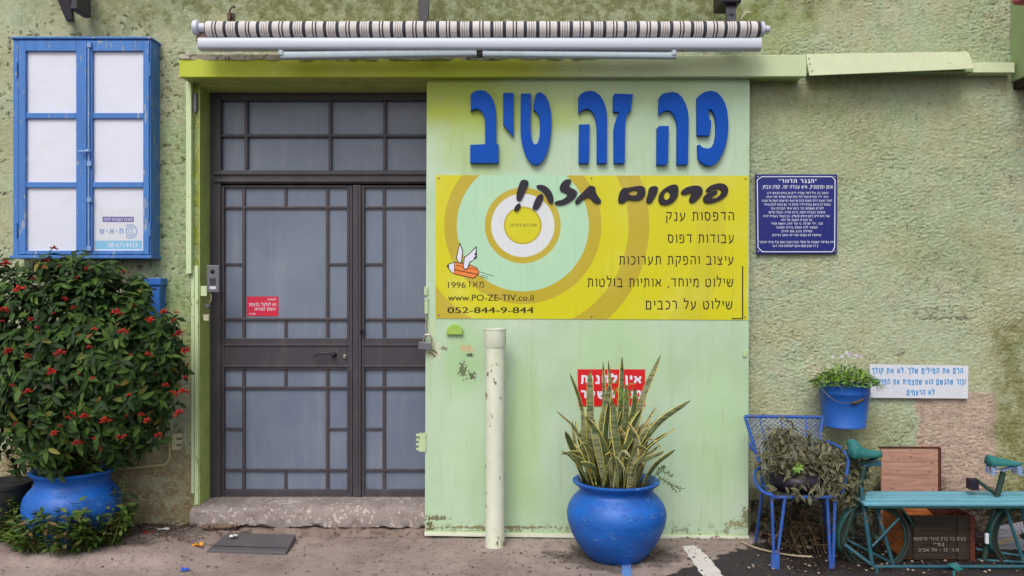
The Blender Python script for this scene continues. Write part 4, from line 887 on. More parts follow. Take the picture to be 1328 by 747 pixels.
mb = MB(); slab4(mb, at(541, -60, .30), at(543, 28, .34), at(560, -60, .30), at(555, 28, .34), .03); mb.bar(at(549, 20, .33), at(549, 20, 0), .03, .03); mb.build('bracket', M['darkmetal'], aw, bevel=.003)
mb = MB(); slab4(mb, at(941, 4, .30), at(943, 28, .34), at(955, 4, .30), at(954, 28, .34), .03); mb.bar(at(948, 20, .33), at(948, 20, 0), .03, .03); mb.build('bracket', M['darkmetal'], aw, bevel=.003)
mb = MB(); mb.pbox(936, -20, 962, 3, .1, .34); mb.build('bracket_block', M['black'], aw, bevel=.01)
mb = MB(); mb.bar(at(960, 25, .25), at(967, 16, .25), .012, .012).bar(at(963, 16.3, .25), at(973, 15.8, .25), .01, .01); mb.build('stay', M['creampl'], aw)
wb = thing('roof_strut', 'dark blue grey diagonal steel strut above the blue window', 'bracket', at(90, 27, .1))
mb = MB(); slab4(mb, at(62, -30, .3), at(85, 27, .22), at(86, -40, .3), at(94, 26, .22), .04); mb.bar(at(89, 20, .21), at(89, 20, 0), .04, .03); mb.build('strut', M['darkmetal'], wb, bevel=.008)
mb = MB(); mb.pbox(90, -30, 100, 12, .05, .24); mb.build('clamp', M['darkmetal'], wb, bevel=.008)
wh = thing('rusty_wall_hook', 'small rusty hook and plate fixed to the olive wall above the left awning end', 'hook', at(300, 25, .02))
mb = MB(); mb.pbox(294, 16, 303, 26, -.01, .03); mb.build('plate', M['rust'], wh, bevel=.006)
mb = MB(); mb.tube(bez([at(300, 24, .03), at(298, 14, .05), at(302, 8, .05), at(304, 10, .03)], 4), .007, 8); mb.build('hook', M['rust'], wh, smooth=50)
gb = thing('wall_box', 'sage green boxed projection standing out at the top right corner of the wall', 'box', at(1330, 100, .25))
mb = MB(); xx = X(1309.5); mb.box(xx, xx+.5, -.7, -.002, Z(107), 4.9); mb.build('casing', M['greenbox'], gb, bevel=.006)
mb = MB(); mb.box(xx+.02, xx+.5, -.5, -.002, Z(107)-.05, Z(107)-.001); mb.build('underside_board', M['darkcrate'], gb, bevel=.004)
mb = MB(); mb.lathe([(.02, 0), (.05, .015), (.055, .05), (.04, .09), (.015, .1)], at(1325, 6, .35), 14); mb.build('red_knob', paint('faded_red_paint', (170, 70, 84), .5), gb, smooth=50)

# ================================================================== intercom, mailbox, conduit
it = thing('door_intercom', 'grey metal video intercom with keypad on the left door jamb', 'intercom', at(275, 379, .04))
IO = .045
mb = MB(); mb.pbox(268, 344, 284, 379, IO-.025, IO); mb.build('housing', M['steelgrey'], it, bevel=.003)
mb = MB(); mb.lathe([(.014, 0), (.014, .004), (.010, .009), (.004, .012)], at(275.5, 352, IO), 16, axis='y'); mb.build('camera_lens', M['black'], it, smooth=40)
for r in range(4):
    for c_ in range(3): mb = MB(); mb.pbox(272+c_*2.7, 361+r*2.3, 274+c_*2.7, 362.7+r*2.3, IO, IO+.002); mb.build('button', M['black'], it)
mb = MB(); mb.pbox(272, 371.5, 280, 374.8, IO, IO+.001); mb.build('name_plate', M['whitesign'], it)
mb = MB(); mb.pbox(260, 371, 268, 384, IO-.045, IO-.026); mb.build('mounting_plate', M['whitegreen'], it, bevel=.002)
kb = thing('key_switch', 'small worn metal key switch and cream plate below the intercom', 'switch', at(270, 412, .03))
mb = MB(); mb.lathe([(.017, 0), (.017, .01), (.011, .02)], at(270, 397, .02), 14, axis='y'); mb.build('barrel', M['steelgrey'], kb, smooth=40)
mb = MB(); mb.pbox(263.5, 408, 270.5, 416, -.005, .02); mb.build('plate', M['creampl'], kb, bevel=.002)
mb = MB(); mb.tube(bez([at(273, 380, .03), at(274, 387, .035), at(272, 393, .03)], 4), .0035, 6); mb.build('cable', M['conduit'], kb, smooth=60)
mx = thing('mailbox', 'blue metal letterbox on the wall half hidden by the shrub', 'mailbox', at(196, 405, .1))
mb = MB(); mb.pbox(180, 367, 207, 412, .0, .10); mb.build('box', M['mailblue'], mx, bevel=.004)
mb = MB(); mb.pbox(179, 360.5, 208.5, 370, .0, .112); mb.build('lid', M['mailblue'], mx, bevel=.005)
mb = MB(); mb.pbox(185, 374, 203, 376, .1, .1015); mb.build('slot', M['black'], mx)
cd = thing('wall_conduit', 'olive painted conduit bending up to a broken cream junction box near the doorway', 'conduit', at(195, 608, .03))
mb = MB(); mb.tube(bez([at(220, 566, .03), at(220, 585, .03), at(219, 596, .03), at(212, 603, .03), at(200, 604, .03), at(170, 607, .03), at(140, 608, .03)], 5), .011, 10); mb.build('pipe', M['conduit'], cd, smooth=50)
mb = MB(); mb.pbox(222, 563, 228, 584, 0, .05); mb.pbox(228, 563, 234, 568, 0, .05); mb.pbox(228, 571, 234.5, 576, 0, .045); mb.pbox(228, 579, 233, 584, 0, .045); mb.pbox(228, 568, 230, 579, 0, .02); mb.build('junction_box', M['creampl'], cd, bevel=.003)

# ================================================================== standpipe
sp = thing('standpipe', 'cream white upright pipe with a wide collar and rust spots before the mint door', 'pipe', gnd(642, 708))
b_ = gnd(642, 708); ot = -b_.y; px = (D-ot)/PXS
mb = MB(); mb.lathe([(.062, -.02), (.062, at(0, 446, ot).z)], (b_.x, b_.y, 0), 28); mb.build('tube', M['standpipe'], sp, smooth=30)
z1, z2 = at(0, 447, ot).z, at(0, 426, ot).z
mb = MB(); mb.lathe([(.064, z1-.02), (.071, z1), (.072, z2-.012), (.0745, z2-.01), (.0745, z2), (.062, z2), (.060, z2-.1)], (b_.x, b_.y, 0), 28); mb.build('collar', M['standpipe'], sp, smooth=30, bevel=.001)

# ================================================================== pots
def pot(name, label, c, prof, mat, group=None):
    t = thing(name, label, 'plant pot', c, group)
    mb = MB(); mb.lathe(prof, c, 72, wob=.004); mb.build('body', mat, t, smooth=60)
    return t
c2 = Vector((.647, -.52, 0)); c2.z = gz(.647, -.52)-.004
prof = [(.150, 0), (.168, .004), (.205, .045), (.250, .105), (.285, .175), (.305, .245), (.308, .285), (.296, .330), (.270, .372), (.240, .400), (.228, .415), (.226, .428), (.236, .446), (.256, .462), (.268, .472), (.270, .481), (.262, .487), (.245, .485), (.222, .468), (.205, .44), (.20, .40)]
pot('round_pot', 'glossy cobalt blue round belly pot in front of the mint sliding door', c2, prof, M['potblue'], 'blue round bellied pots')
potb = [o_ for o_ in bpy.data.objects if o_.name.startswith('round_pot')][0]
mb = MB(); mb.lathe([(.19, .43), (.21, .445), (.1, .452), (.01, .455)], c2, 30, wob=.02); mb.build('soil', M['soil'], potb, smooth=60)
c1 = Vector(((95-664)*5.46/PXS, -.345, .048))
prof1 = [(r*.97, z*.985) for r, z in [(.17, 0), (.20, .02), (.25, .08), (.285, .15), (.300, .215), (.300, .262), (.288, .305), (.262, .342), (.235, .368), (.226, .385), (.226, .41), (.236, .432), (.252, .447), (.26, .454), (.262, .465), (.25, .470), (.225, .46), (.21, .43)]]
t1 = pot('round_pot', 'dull blue round belly pot under the red flowering shrub, weeds round its foot', c1, prof1, M['potblue'], 'blue round bellied pots')
mb = MB(); mb.lathe([(.19, .42), (.205, .43), (.1, .44), (.01, .445)], c1, 30, wob=.02); mb.build('soil', M['soil'], t1, smooth=60)
cb = Vector(((0-664)*5.5/PXS, -.28, .05)); tb = thing('black_tub', 'black plastic plant tub at the far left edge behind the shrub', 'plant pot', cb)
mb = MB(); mb.lathe([(.13, 0), (.135, .005), (.17, .33), (.18, .335), (.182, .36), (.168, .36), (.16, .33)], cb, 36); mb.build('body', M['tyre'], tb, smooth=40)
# a second small container: white stones by the tub
for k, (px_, py_, r_) in enumerate(((4, 690, .05), (14, 697, .035))):
    g_ = gnd(px_, py_); mb = MB(); mb.lathe([(r_*.6, 0), (r_, r_*.4), (r_*.9, r_*.9), (r_*.4, r_*1.2)], g_, 10, wob=.12); s1 = mb.build('pale_stone', M['rubble'], None, smooth=60); tag(s1, ['larger pale stone lying at the far left foot of the black tub', 'smaller pale stone between the black tub and the low weeds'][k], 'stone')

# ================================================================== leaves
def leaf_mesh(name, L=1.0, W=.36, fold=.18, droop=.25, seg=3, mat=None):
    V = []; F = []; edge = []
    for i in range(seg+1):
        t = i/seg; w_ = W/2*math.sin(math.pi*min(1, (t*.93+.07)))**.8*(1-.15*t) if 0 < i < seg else (.02 if i == 0 else 0.004)
        y = L*t; z = -droop*t*t
        V += [(-w_, y, z+fold*w_), (0, y, z), (w_, y, z+fold*w_)]; edge += [1, 0, 1]
    for i in range(seg):
        a = i*3; F += [(a, a+1, a+4, a+3), (a+1, a+2, a+5, a+4)]
    me = bpy.data.meshes.new(name); me.from_pydata(V, [], F); me.shade_smooth()
    me.materials.append(mat); A_ = me.attributes.new('edge', 'FLOAT', 'POINT'); A_.data.foreach_set('value', [float(e) for e in edge])
    return me, np.array(V), F, edge
def frame(pos, d, up, roll=0.0, s=1.0):
    d = Vector(d).normalized(); u = Vector(up); sd = d.cross(u)
    if sd.length < .05: sd = d.orthogonal()
    sd.normalize(); u = sd.cross(d).normalized()
    m = Matrix((sd, d, u)).transposed().to_4x4()
    m = Matrix.Translation(pos) @ m @ Matrix.Rotation(roll, 4, 'Y') @ Matrix.Scale(s, 4)
    return m
def scatter(parent, lm, mats, nobj, name='leaf', stuffname='foliage', key=None, rng=random):
    me, V, F, edge = lm; off = OFF[parent.name]
    cp = Vector((0, -D, CZ))
    mats = sorted(mats, key=key or (lambda m: (m.translation-cp).length-m.to_scale()[0]*3))
    for m in mats[:nobj]:
        o_ = bpy.data.objects.new(name, me); COL.objects.link(o_); o_.parent = parent
        o_.matrix_local = Matrix.Translation(-off) @ m
    rest = mats[nobj:]
    if rest:
        n = len(V); VV = np.concatenate([(np.c_[V, np.ones(n)] @ np.array(m).T)[:, :3]-np.array(off) for m in rest])
        FF = []; 
        for k in range(len(rest)): FF += [tuple(i+k*n for i in q) for q in F]
        m2 = bpy.data.meshes.new(stuffname); m2.from_pydata(VV.tolist(), [], FF); m2.materials.append(me.materials[0]); m2.shade_smooth()
        a = m2.attributes.new('tint', 'FLOAT', 'POINT'); a.data.foreach_set('value', np.repeat([rng.random() for _ in rest], n).astype(np.float32))
        a = m2.attributes.new('edge', 'FLOAT', 'POINT'); a.data.foreach_set('value', np.tile(np.array(edge, dtype=np.float32), len(rest)))
        o_ = bpy.data.objects.new(stuffname, m2); COL.objects.link(o_); o_.parent = parent; o_['kind'] = 'stuff'

# --- big red flowering shrub
rng = random.Random(11)
bc = Vector((X(112, .42), -.40, Z(468, .42)))
sb_t = thing('flowering_shrub', 'big dense dark green shrub with scarlet flower clusters rising from the left blue pot', 'shrub', (c1.x, c1.y, .47))
def shrub_r(dx, dz):       # outline of the crown by direction, metres
    a = math.atan2(dz, dx); pts = [(-180, .72), (-150, .84), (-120, .86), (-90, .76), (-60, .68), (-35, .64), (-15, .66), (0, .65), (20, .60), (40, .56), (60, .62), (90, .66), (110, .72), (135, .86), (160, .80), (180, .72)]
    d = math.degrees(a)
    for (a0_, r0), (a1_, r1) in zip(pts, pts[1:]):
        if a0_ <= d <= a1_: t = (d-a0_)/(a1_-a0_); return r0+(r1-r0)*t
    return .7
mats = []; tips = []; 
lob = [(rng.uniform(-1, 1), rng.uniform(-1, .2), rng.uniform(-1, 1), rng.uniform(-.09, .22)) for _ in range(40)]
for k in range(1350):
    while True:
        v = Vector((rng.gauss(0, 1), rng.gauss(0, 1), rng.gauss(0, 1)))
        if v.length > .1:
            v.normalize()
            if v.y < .35 or rng.random() < .25: break
    rr = shrub_r(v.x, v.z); bumpy = sum(w_*max(0, v.dot(Vector((a_, b_2, c_)).normalized())-.8)*5 for a_, b_2, c_, w_ in lob)
    depth = rng.random()**.6*.42
    R_ = rr*(1-depth*.9)*(1+bumpy*.35-.02)
    p = bc+Vector((v.x*R_, v.y*R_*.56, v.z*R_))
    if p.y > -.06: p.y = -.06-rng.random()*.05
    if p.z > Z(330, .4) or p.z < .52: continue
    tips.append((p, v, depth))
for k in range(46):      # shoots that stick out of the crown
    a = rng.uniform(-.6, 3.9); v = Vector((math.cos(a), rng.uniform(-.5, .0), math.sin(a))).normalized(); r0 = shrub_r(v.x, v.z)
    for j in range(3): tips.append((bc+Vector((v.x*r0, v.y*.5, v.z*r0))*(.92+.05*j)+Vector((0, 0, .02*j)), v, .0))
tips = [t_ for t_ in tips if t_[0].y < -.05 and t_[0].z < Z(322, .4)]
for p, v, depth in tips:
    nl = rng.randint(5, 9); axis = (v*.8+Vector((0, -.35, .5))).normalized()
    for j in range(nl):
        a = 2*math.pi*j/nl+rng.uniform(-.4, .4); e = rng.uniform(-.15, .75)
        sx_ = axis.orthogonal().normalized(); sy_ = axis.cross(sx_)
        d = (sx_*math.cos(a)+sy_*math.sin(a))*math.cos(e)+axis*math.sin(e); d.z -= rng.uniform(.15, .6)
        q = p-axis*rng.uniform(0, .07)
        mats.append(frame(q, d, axis, rng.uniform(-.5, .5), rng.uniform(.058, .092)))
lmb = leaf_mesh('shrub_leaf', 1, .40, .35, .18, 4, M['bushleaf'])
scatter(sb_t, lmb, mats, 290, rng=rng, key=lambda m: m.translation.y+rng.random()*.25)
mb = MB()
for k in range(26):
    p, v, _ = tips[k*9 % len(tips)]; a = Vector((c1.x+rng.uniform(-.1, .1), c1.y+rng.uniform(-.08, .08), .45)); mid_ = a.lerp(p, .5)+Vector((rng.uniform(-.05, .05), rng.uniform(-.05, .05), .04)); mb.tube(bez([a, mid_, p], 4), [.010-.0009*i for i in range(9)], 5)
mb.build('branches', M['stem'], sb_t, smooth=60)
# dark inner twigs and leaves mass stays real: a second coarse layer of leaves
def flower_mesh():
    mb = MB(); r = random.Random(3)
    for k in range(16):
        d = Vector((r.gauss(0, 1), r.gauss(0, 1), r.gauss(0, .8)+.5)).normalized(); a = Vector((0, 0, 0))+d*.1; b = d*r.uniform(.6, 1.0); mb.tube([a, (a+b)/2, b], [.05, .10, .13], 5)
    me = mb.mesh('flower_cluster'); me.materials.append(M['flower']); me.shade_smooth(); return me
fm = flower_mesh()
fl_px = [(70, 322), (60, 338), (115, 348), (8, 342), (43, 362), (172, 397), (5, 402), (40, 414), (195, 415), (160, 430), (36, 462), (192, 460), (68, 483), (36, 508), (190, 545), (155, 568), (95, 537), (183, 538), (225, 510), (232, 536), (238, 508), (240, 455), (212, 405), (232, 433), (205, 565), (100, 575), (20, 550), (70, 562), (12, 455), (48, 425), (110, 540), (135, 545), (240, 490), (214, 500), (150, 405), (84, 388), (25, 375), (160, 353), (78, 458), (116, 450)]
for k in range(34): fl_px.append((rng.uniform(2, 240), 340+rng.random()**1.3*230))
for k, (px_, py_) in enumerate(fl_px):
    dx, dz = X(px_, .6)-bc.x, Z(py_, .6)-bc.z; r0 = math.hypot(dx, dz)/max(.1, shrub_r(dx, dz)); yo = math.sqrt(max(.04, 1-min(1, r0)**2))*.56*.72+.02
    pos = at(px_, py_, .42+yo) if False else Vector((at(px_, py_, .42+yo).x, -.42-yo, at(px_, py_, .42+yo).z))
    o_ = bpy.data.objects.new('flower_cluster', fm); COL.objects.link(o_); o_.parent = sb_t; s1 = rng.uniform(.016, .036) if k < 40 else rng.uniform(.008, .018)
    o_.matrix_local = Matrix.Translation(pos-OFF[sb_t.name]) @ Euler((rng.uniform(-.5, .5), rng.uniform(-.5, .5), rng.uniform(0, 6))).to_matrix().to_4x4() @ Matrix.Diagonal((s1*1.3, s1*1.1, s1*.8, 1))

# --- low weeds at the foot of the left pot
lw = thing('low_weeds', 'low leafy weeds sprawling on the pavement round the foot of the left blue pot', 'plant', gnd(85, 712))
mats = []; stems = MB()
for k in range(150):
    px_ = rng.uniform(14, 150); base_ = gnd(px_, 711+rng.uniform(-16, 5)-abs(px_-80)*.08, .05); hgt = rng.uniform(.10, .36)*(1-.35*abs(px_-90)/70); lean = Vector((rng.uniform(-.5, .5), rng.uniform(-.6, .1), 1)).normalized()
    dd = Vector((base_.x-c1.x, base_.y-c1.y, 0))
    if dd.length < .26: base_ = Vector((c1.x, c1.y, .05))+dd.normalized()*(.26+rng.random()*.06)
    tip = base_+lean*hgt; stems.tube([base_, tip], [.003, .0015], 4)
    for j in range(int(9+hgt*55)):
        t = rng.uniform(.15, 1.05); a = rng.uniform(0, 6.28); d = Vector((math.cos(a), math.sin(a), rng.uniform(-.25, .7)))
        mats.append(frame(base_.lerp(tip, t), d, (0, 0, 1), rng.uniform(-.6, .6), rng.uniform(.045, .080)))
# a taller sprig on the right
for k in range(3):
    base_ = gnd(138+k*6, 700, .05); tip = base_+Vector((.03*k+.02, -.05, .3+.04*k)); stems.tube([base_, tip], [.004, .002], 5)
    for j in range(22): a = rng.uniform(0, 6.28); mats.append(frame(base_.lerp(tip, rng.uniform(.4, 1.0)), Vector((math.cos(a), math.sin(a), .2)), (0, 0, 1), 0, rng.uniform(.04, .06)))
scatter(lw, leaf_mesh('weed_leaf', 1, .36, .3, .15, 3, M['lowleaf']), mats, 160, rng=rng)
stems.build('stems', M['greenstem'], lw)

# --- snake plant
sn = thing('snake_plant', 'tall upright snake plant with yellow edged banded blades in the right blue pot', 'plant', c2+Vector((0, 0, .44)))
so = OFF[sn.name]
def blade(pts, wid, twist=0.0, ang=0.0, seg=12):
    P = bez([Vector(p) for p in pts], seg//(len(pts)-1)); m = len(P); V = []; F = []; E_ = []; Al = []
    for i, p in enumerate(P):
        t = i/(m-1); d = (P[min(i+1, m-1)]-P[max(i-1, 0)]).normalized(); prof_ = (.62+.9*t if t < .35 else 1-.10*(t-.35)/.4 if t < .75 else .90*math.sqrt(max(0, 1-((t-.75)/.25)**1.7)))
        w_ = wid*.42*max(.03, min(1, prof_)); sd = d.cross(Vector((math.sin(ang+twist*t), -math.cos(ang+twist*t), 0))).normalized(); nn = sd.cross(d)
        for k, (u, e) in enumerate(((-1, 1), (-.66, .1), (0, 0), (.66, .1), (1, 1))): V.append(p+sd*w_*u-nn*(abs(u)**2)*w_*.35+nn*w_*.1); E_.append(e); Al.append(t)
    for i in range(m-1):
        for k in range(4): a = i*5+k; F.append((a, a+1, a+6, a+5))
    me = bpy.data.meshes.new('blade'); me.from_pydata([tuple(v-so) for v in V], [], F); me.shade_smooth()
    for nm, vals in (('edge', E_), ('along', Al)): a = me.attributes.new(nm, 'FLOAT', 'POINT'); a.data.foreach_set('value', [float(x) for x in vals])
    o_ = link('blade', me, M['snake'], sn); sol = o_.modifiers.new('solidify', 'SOLIDIFY'); sol.thickness = .004; return o_
def bp(px_, py_, o_): return at(px_, py_, o_)
named = [ # (base px, tip path..., out offsets)
 [(812, 625, .50), (822, 560, .50), (835, 510, .52), (857, 460, .54), .058],
 [(824, 622, .58), (832, 580, .60), (856, 546, .66), (896, 519, .70), .046],
 [(822, 622, .48), (834, 590, .5), (850, 572, .55), (868, 561, .58), .030],
 [(758, 626, .56), (750, 600, .6), (742, 580, .62), (733, 559, .66), .052],
 [(765, 628, .60), (754, 608, .63), (744, 596, .66), (733, 586, .70), .022],
 [(803, 627, .62), (802, 590, .64), (797, 555, .65), (795, 520, .64), .066],
 [(781, 622, .52), (780, 580, .52), (785, 530, .50), (792, 495, .50), .064],
 [(800, 620, .46), (803, 560, .46), (806, 510, .46), (807, 462, .46), .050],
 [(770, 622, .54), (766, 570, .54), (765, 520, .54), (765, 480, .54), .062],
 [(775, 620, .48), (780, 560, .45), (783, 520, .45), (782, 468, .44), .040],
 [(790, 620, .48), (793, 560, .44), (792, 510, .44), (789, 467, .44), .038],
 [(770, 615, .46), (762, 570, .48), (752, 520, .50), (739, 484, .52), .030],
 [(812, 625, .60), (812, 590, .62), (820, 555, .63), (833, 530, .62), .056],
 [(818, 622, .52), (824, 590, .54), (832, 560, .54), (851, 527, .52), .032],
 [(784, 627, .61), (778, 595, .63), (772, 565, .64), (768, 540, .62), .058],
 [(808, 618, .50), (815, 560, .50), (822, 530, .50), (824, 502, .50), .046],
 [(764, 620, .52), (758, 590, .54), (757, 560, .54), (755, 524, .52), .046],
 [(818, 618, .58), (812, 570, .6), (806, 560, .6), (790, 535, .6), .034],
 [(795, 617, .50), (806, 570, .50), (812, 535, .50), (812, 498, .50), .050],
 [(776, 620, .56), (790, 585, .58), (800, 560, .60), (808, 528, .62), .034],
 [(757, 622, .50), (748, 600, .52), (745, 572, .52), (742, 545, .50), .030]]
for a_ in named:
    wid = a_[-1]; blade([bp(*p) for p in a_[:-1]], wid, rng.uniform(-.8, .8), rng.uniform(-.5, .5))
for (bx_, tx_, ty_, o2, wd) in ((768, 728, 585, .66, .03), (772, 741, 552, .64, .05), (820, 862, 585, .62, .04), (824, 876, 556, .6, .034), (815, 846, 548, .58, .05), (790, 760, 540, .66, .05), (800, 826, 556, .68, .055), (782, 790, 520, .66, .045), (810, 838, 600, .70, .05), (776, 752, 600, .70, .05)):
    a_ = at(bx_, 625, .56); e_ = at(tx_, ty_, o2); m_ = a_.lerp(e_, .5)+Vector((-(e_.x-a_.x)*.22, -.01, .03)); blade([a_, m_, e_], wd, rng.uniform(-1.5, 1.5), rng.uniform(-.8, .8))
for k in range(16):      # dry, bent or folded blades
    a = rng.uniform(0, 6.28); b0_ = c2+Vector((.13*math.cos(a), .1*math.sin(a)-.04, .44)); dx_ = rng.uniform(-.12, .12); h_ = rng.uniform(.16, .34)
    blade([b0_, b0_+Vector((dx_*.3, -.03, h_*.6)), b0_+Vector((dx_, -.08, h_)), b0_+Vector((dx_*1.9, -.12, h_*rng.uniform(.6, 1.0)))], rng.uniform(.014, .03), rng.uniform(-2, 2), rng.uniform(-1, 1))
for k in range(34):
    a = rng.uniform(0, 6.28); r = rng.uniform(.02, .18); b0_ = c2+Vector((r*math.cos(a), r*math.sin(a)*.8, .44)); hgt = rng.uniform(.22, .50); ln = Vector((math.cos(a)*r*1.0, math.sin(a)*r*.7, 0))
    blade([b0_, b0_+ln*.25+Vector((0, 0, hgt*.35)), b0_+ln*.6+Vector((rng.uniform(-.02, .02), 0, hgt*.7)), b0_+ln+Vector((rng.uniform(-.09, .09), rng.uniform(-.05, .05), hgt))], rng.uniform(.022, .062), rng.uniform(-1.2, 1.2), rng.uniform(-1, 1))
mats = []
for k in range(70):
    a = rng.uniform(0, 6.28); mats.append(frame(c2+Vector((rng.uniform(-.17, .1), rng.uniform(-.16, .1), .45+rng.random()*.07)), Vector((math.cos(a), math.sin(a), rng.uniform(.1, 1))), (0, 0, 1), 0, rng.uniform(.02, .04)))
for k in range(46):
    p = at(807+rng.gauss(0, 7), 508+rng.gauss(0, 8), .56+rng.uniform(-.03, .03)); a = rng.uniform(0, 6.28); mats.append(frame(p, Vector((math.cos(a), -.3, math.sin(a))), (0, -1, .2), 0, rng.uniform(.02, .035)))
scatter(sn, leaf_mesh('small_leaf', 1, .25, .2, .2, 3, M['fernleaf']), mats, 40, name='leaflet', stuffname='undergrowth', rng=rng)
mb = MB(); mats = []
for (a, b, c_) in (((838, 628), (858, 612), (872, 618)), ((852, 615), (868, 628), (884, 634)), ((846, 620), (856, 608), (862, 606)), ((838, 628), (860, 622), (878, 638))):
    P = bez([at(a[0], a[1], .55), at(b[0], b[1], .60), at(c_[0], c_[1], .60)], 6); mb.tube(P, .0018, 4)
    for p in P[4:]:
        for j in range(3): an = rng.uniform(0, 6.28); mats.append(frame(p, Vector((math.cos(an), -.2, math.sin(an))), (0, -1, 0), 0, rng.uniform(.014, .024)))
mb.build('sprig_stem', M['greenstem'], sn); scatter(sn, leaf_mesh('sprig_leaf', 1, .25, .2, .1, 2, M['lowleaf']), mats, 30, name='sprig_leaf', stuffname='sprig', rng=rng)

# ================================================================== bucket and its plant
BO = .20; bx = at(1095, 0, BO).x; zt_, zb_ = at(0, 499, BO).z, at(0, 553, BO).z
bk = thing('hanging_bucket', 'round blue bucket with wire handle hanging on the wall above the chair arm', 'bucket', (bx, -BO, zb_))
rt, rb = 31.5*(D-BO)/PXS, 26.5*(D-BO)/PXS; hb = zt_-zb_
mb = MB(); mb.lathe([(rb*.9, 0), (rb, .004), (rb+.001, .014), (rb-.002, .018), (rb+(rt-rb)*.5, hb*.5), (rb+(rt-rb)*.78, hb*.78), (rb+(rt-rb)*.78+.003, hb*.79), (rb+(rt-rb)*.86+.002, hb*.85), (rt, hb-.006), (rt+.004, hb-.002), (rt+.004, hb+.004), (rt-.004, hb+.004), (rt-.006, hb*.8)], (bx, -BO, zb_), 48, wob=.003); mb.build('body', M['bucketblue'], bk, smooth=50)
mb = MB(); mb.lathe([(rt*.9, hb-.02), (.01, hb-.01)], (bx, -BO, zb_), 24); mb.build('soil', M['soil'], bk, smooth=60)
hp = bez([at(1067, 501, BO), at(1071, 510, BO+.12), at(1086, 521, BO+.165), at(1105, 523, BO+.165), at(1119, 518, BO+.13), at(1124, 503, BO)], 6)
mb = MB(); mb.tube(hp, .0028, 6); mb.build('handle', M['steelgrey'], bk, smooth=60)
mb = MB(); mb.tube(bez([at(1105, 523, BO+.167), at(1112, 521.5, BO+.155), at(1119, 518, BO+.135)], 4), .009, 10); mb.build('grip', M['stem'], bk, smooth=40)
mb = MB(); mb.bar((bx, -.03, zt_-.02), (bx, -BO+.12, zt_-.02), .03, .012); mb.bar((bx-.0, -.012, zt_-.1), (bx, -.012, zt_+.04), .04, .01); mb.build('wall_hook', M['rust'], bk)
bpt = thing('bucket_plant', 'bushy fresh green plant with tiny lilac flowers growing in the hanging bucket', 'plant', (bx, -BO, zt_-.01))
mats = []
for k in range(1000):
    a = rng.uniform(0, 6.28); r = rt*1.28*rng.random()**.5; zz_ = max(0, (1-(r/(rt*1.42))**2))*.145*rng.uniform(.35, 1.0)-.01
    p = Vector((bx+r*math.cos(a), -BO+r*math.sin(a)*.85, zt_+zz_)); p.y = min(p.y, -.035)
    an = rng.uniform(0, 6.28); mats.append(frame(p, Vector((math.cos(an)+math.cos(a)*.7, math.sin(an)+math.sin(a)*.7, rng.uniform(-.4, 1.0))), (0, 0, 1), rng.uniform(-.8, .8), rng.uniform(.022, .045)))
for k in range(120):    # loose trailing shoots at the sides
    sgn = rng.choice((-1, 1, 1)); t = rng.random(); p = Vector((bx+sgn*(rt+.02+.05*t), -BO-rng.uniform(-.05, .1), zt_+.03-.05*t+rng.uniform(-.02, .03))); an = rng.uniform(0, 6.28); mats.append(frame(p, Vector((math.cos(an), math.sin(an), -.2)), (0, 0, 1), 0, rng.uniform(.018, .032)))
scatter(bpt, leaf_mesh('bucket_leaf', 1, .30, .25, .2, 3, M['fernleaf']), mats, 280, rng=rng)
mb = MB()
for k in range(12): a = rng.uniform(-2.6, -.5); p = Vector((bx+rt*math.cos(a), -BO+rt*math.sin(a)*.8, zt_)); q = p+Vector((rng.uniform(-.05, .07), -.02, rng.uniform(.02, .08))); e_ = q+Vector((rng.uniform(-.04, .08), -.01, rng.uniform(-.14, .02))); mb.tube(bez([p, q, e_], 4), .0015, 4)
mb.build('shoots', M['greenstem'], bpt)
def petals():
    mb = MB()
    for k in range(5): a = k*1.256; mb.add([(0, 0, 0), (math.cos(a-.4)*.7, math.sin(a-.4)*.7, .1), (math.cos(a)*1, math.sin(a)*1, .05), (math.cos(a+.4)*.7, math.sin(a+.4)*.7, .1)], [(0, 1, 2, 3)])
    me = mb.mesh('blossom'); me.materials.append(M['lilacflower']); return me
pm = petals()
for px_, py_ in ((1098, 457), (1103, 458), (1110, 461), (1101, 461), (1080, 463), (1116, 463), (1092, 462)):
    o_ = bpy.data.objects.new('blossom', pm); COL.objects.link(o_); o_.parent = bpt; o_.matrix_local = Matrix.Translation(at(px_, py_, BO+.02)-OFF[bpt.name]) @ Euler((1.3, rng.uniform(-.4, .4), 0)).to_matrix().to_4x4() @ Matrix.Scale(.013, 4)

# ================================================================== garden chair
ch = thing('garden_chair', 'blue painted metal garden chair with mesh back against the wall', 'chair', (at(1030, 0, .5).x, -.52, 0))
CB = .30; CF = .72
def CP(px_, py_, o_): return at(px_, py_, o_)
TL, TR = CP(966, 540, CB-.02), CP(1067, 541, CB-.02); 
ML, MR = CP(986, 604, CB+.06), CP(1063, 572, CB+.04); SL, SR = CP(990, 640, CB+.06), CP(1066, 640, CB+.06)
FL, FR = CP(1003, 645, CF), CP(1083, 645, CF)
r = .0105
mb = MB(); mb.tube([SL, ML, CP(976, 572, CB+.02), TL], r, 8); mb.tube([TL, TR], r, 8); mb.tube([TR, CP(1065, 556, CB), MR, SR], r, 8)
mb.build('back_frame', M['chairblue'], ch, smooth=50)
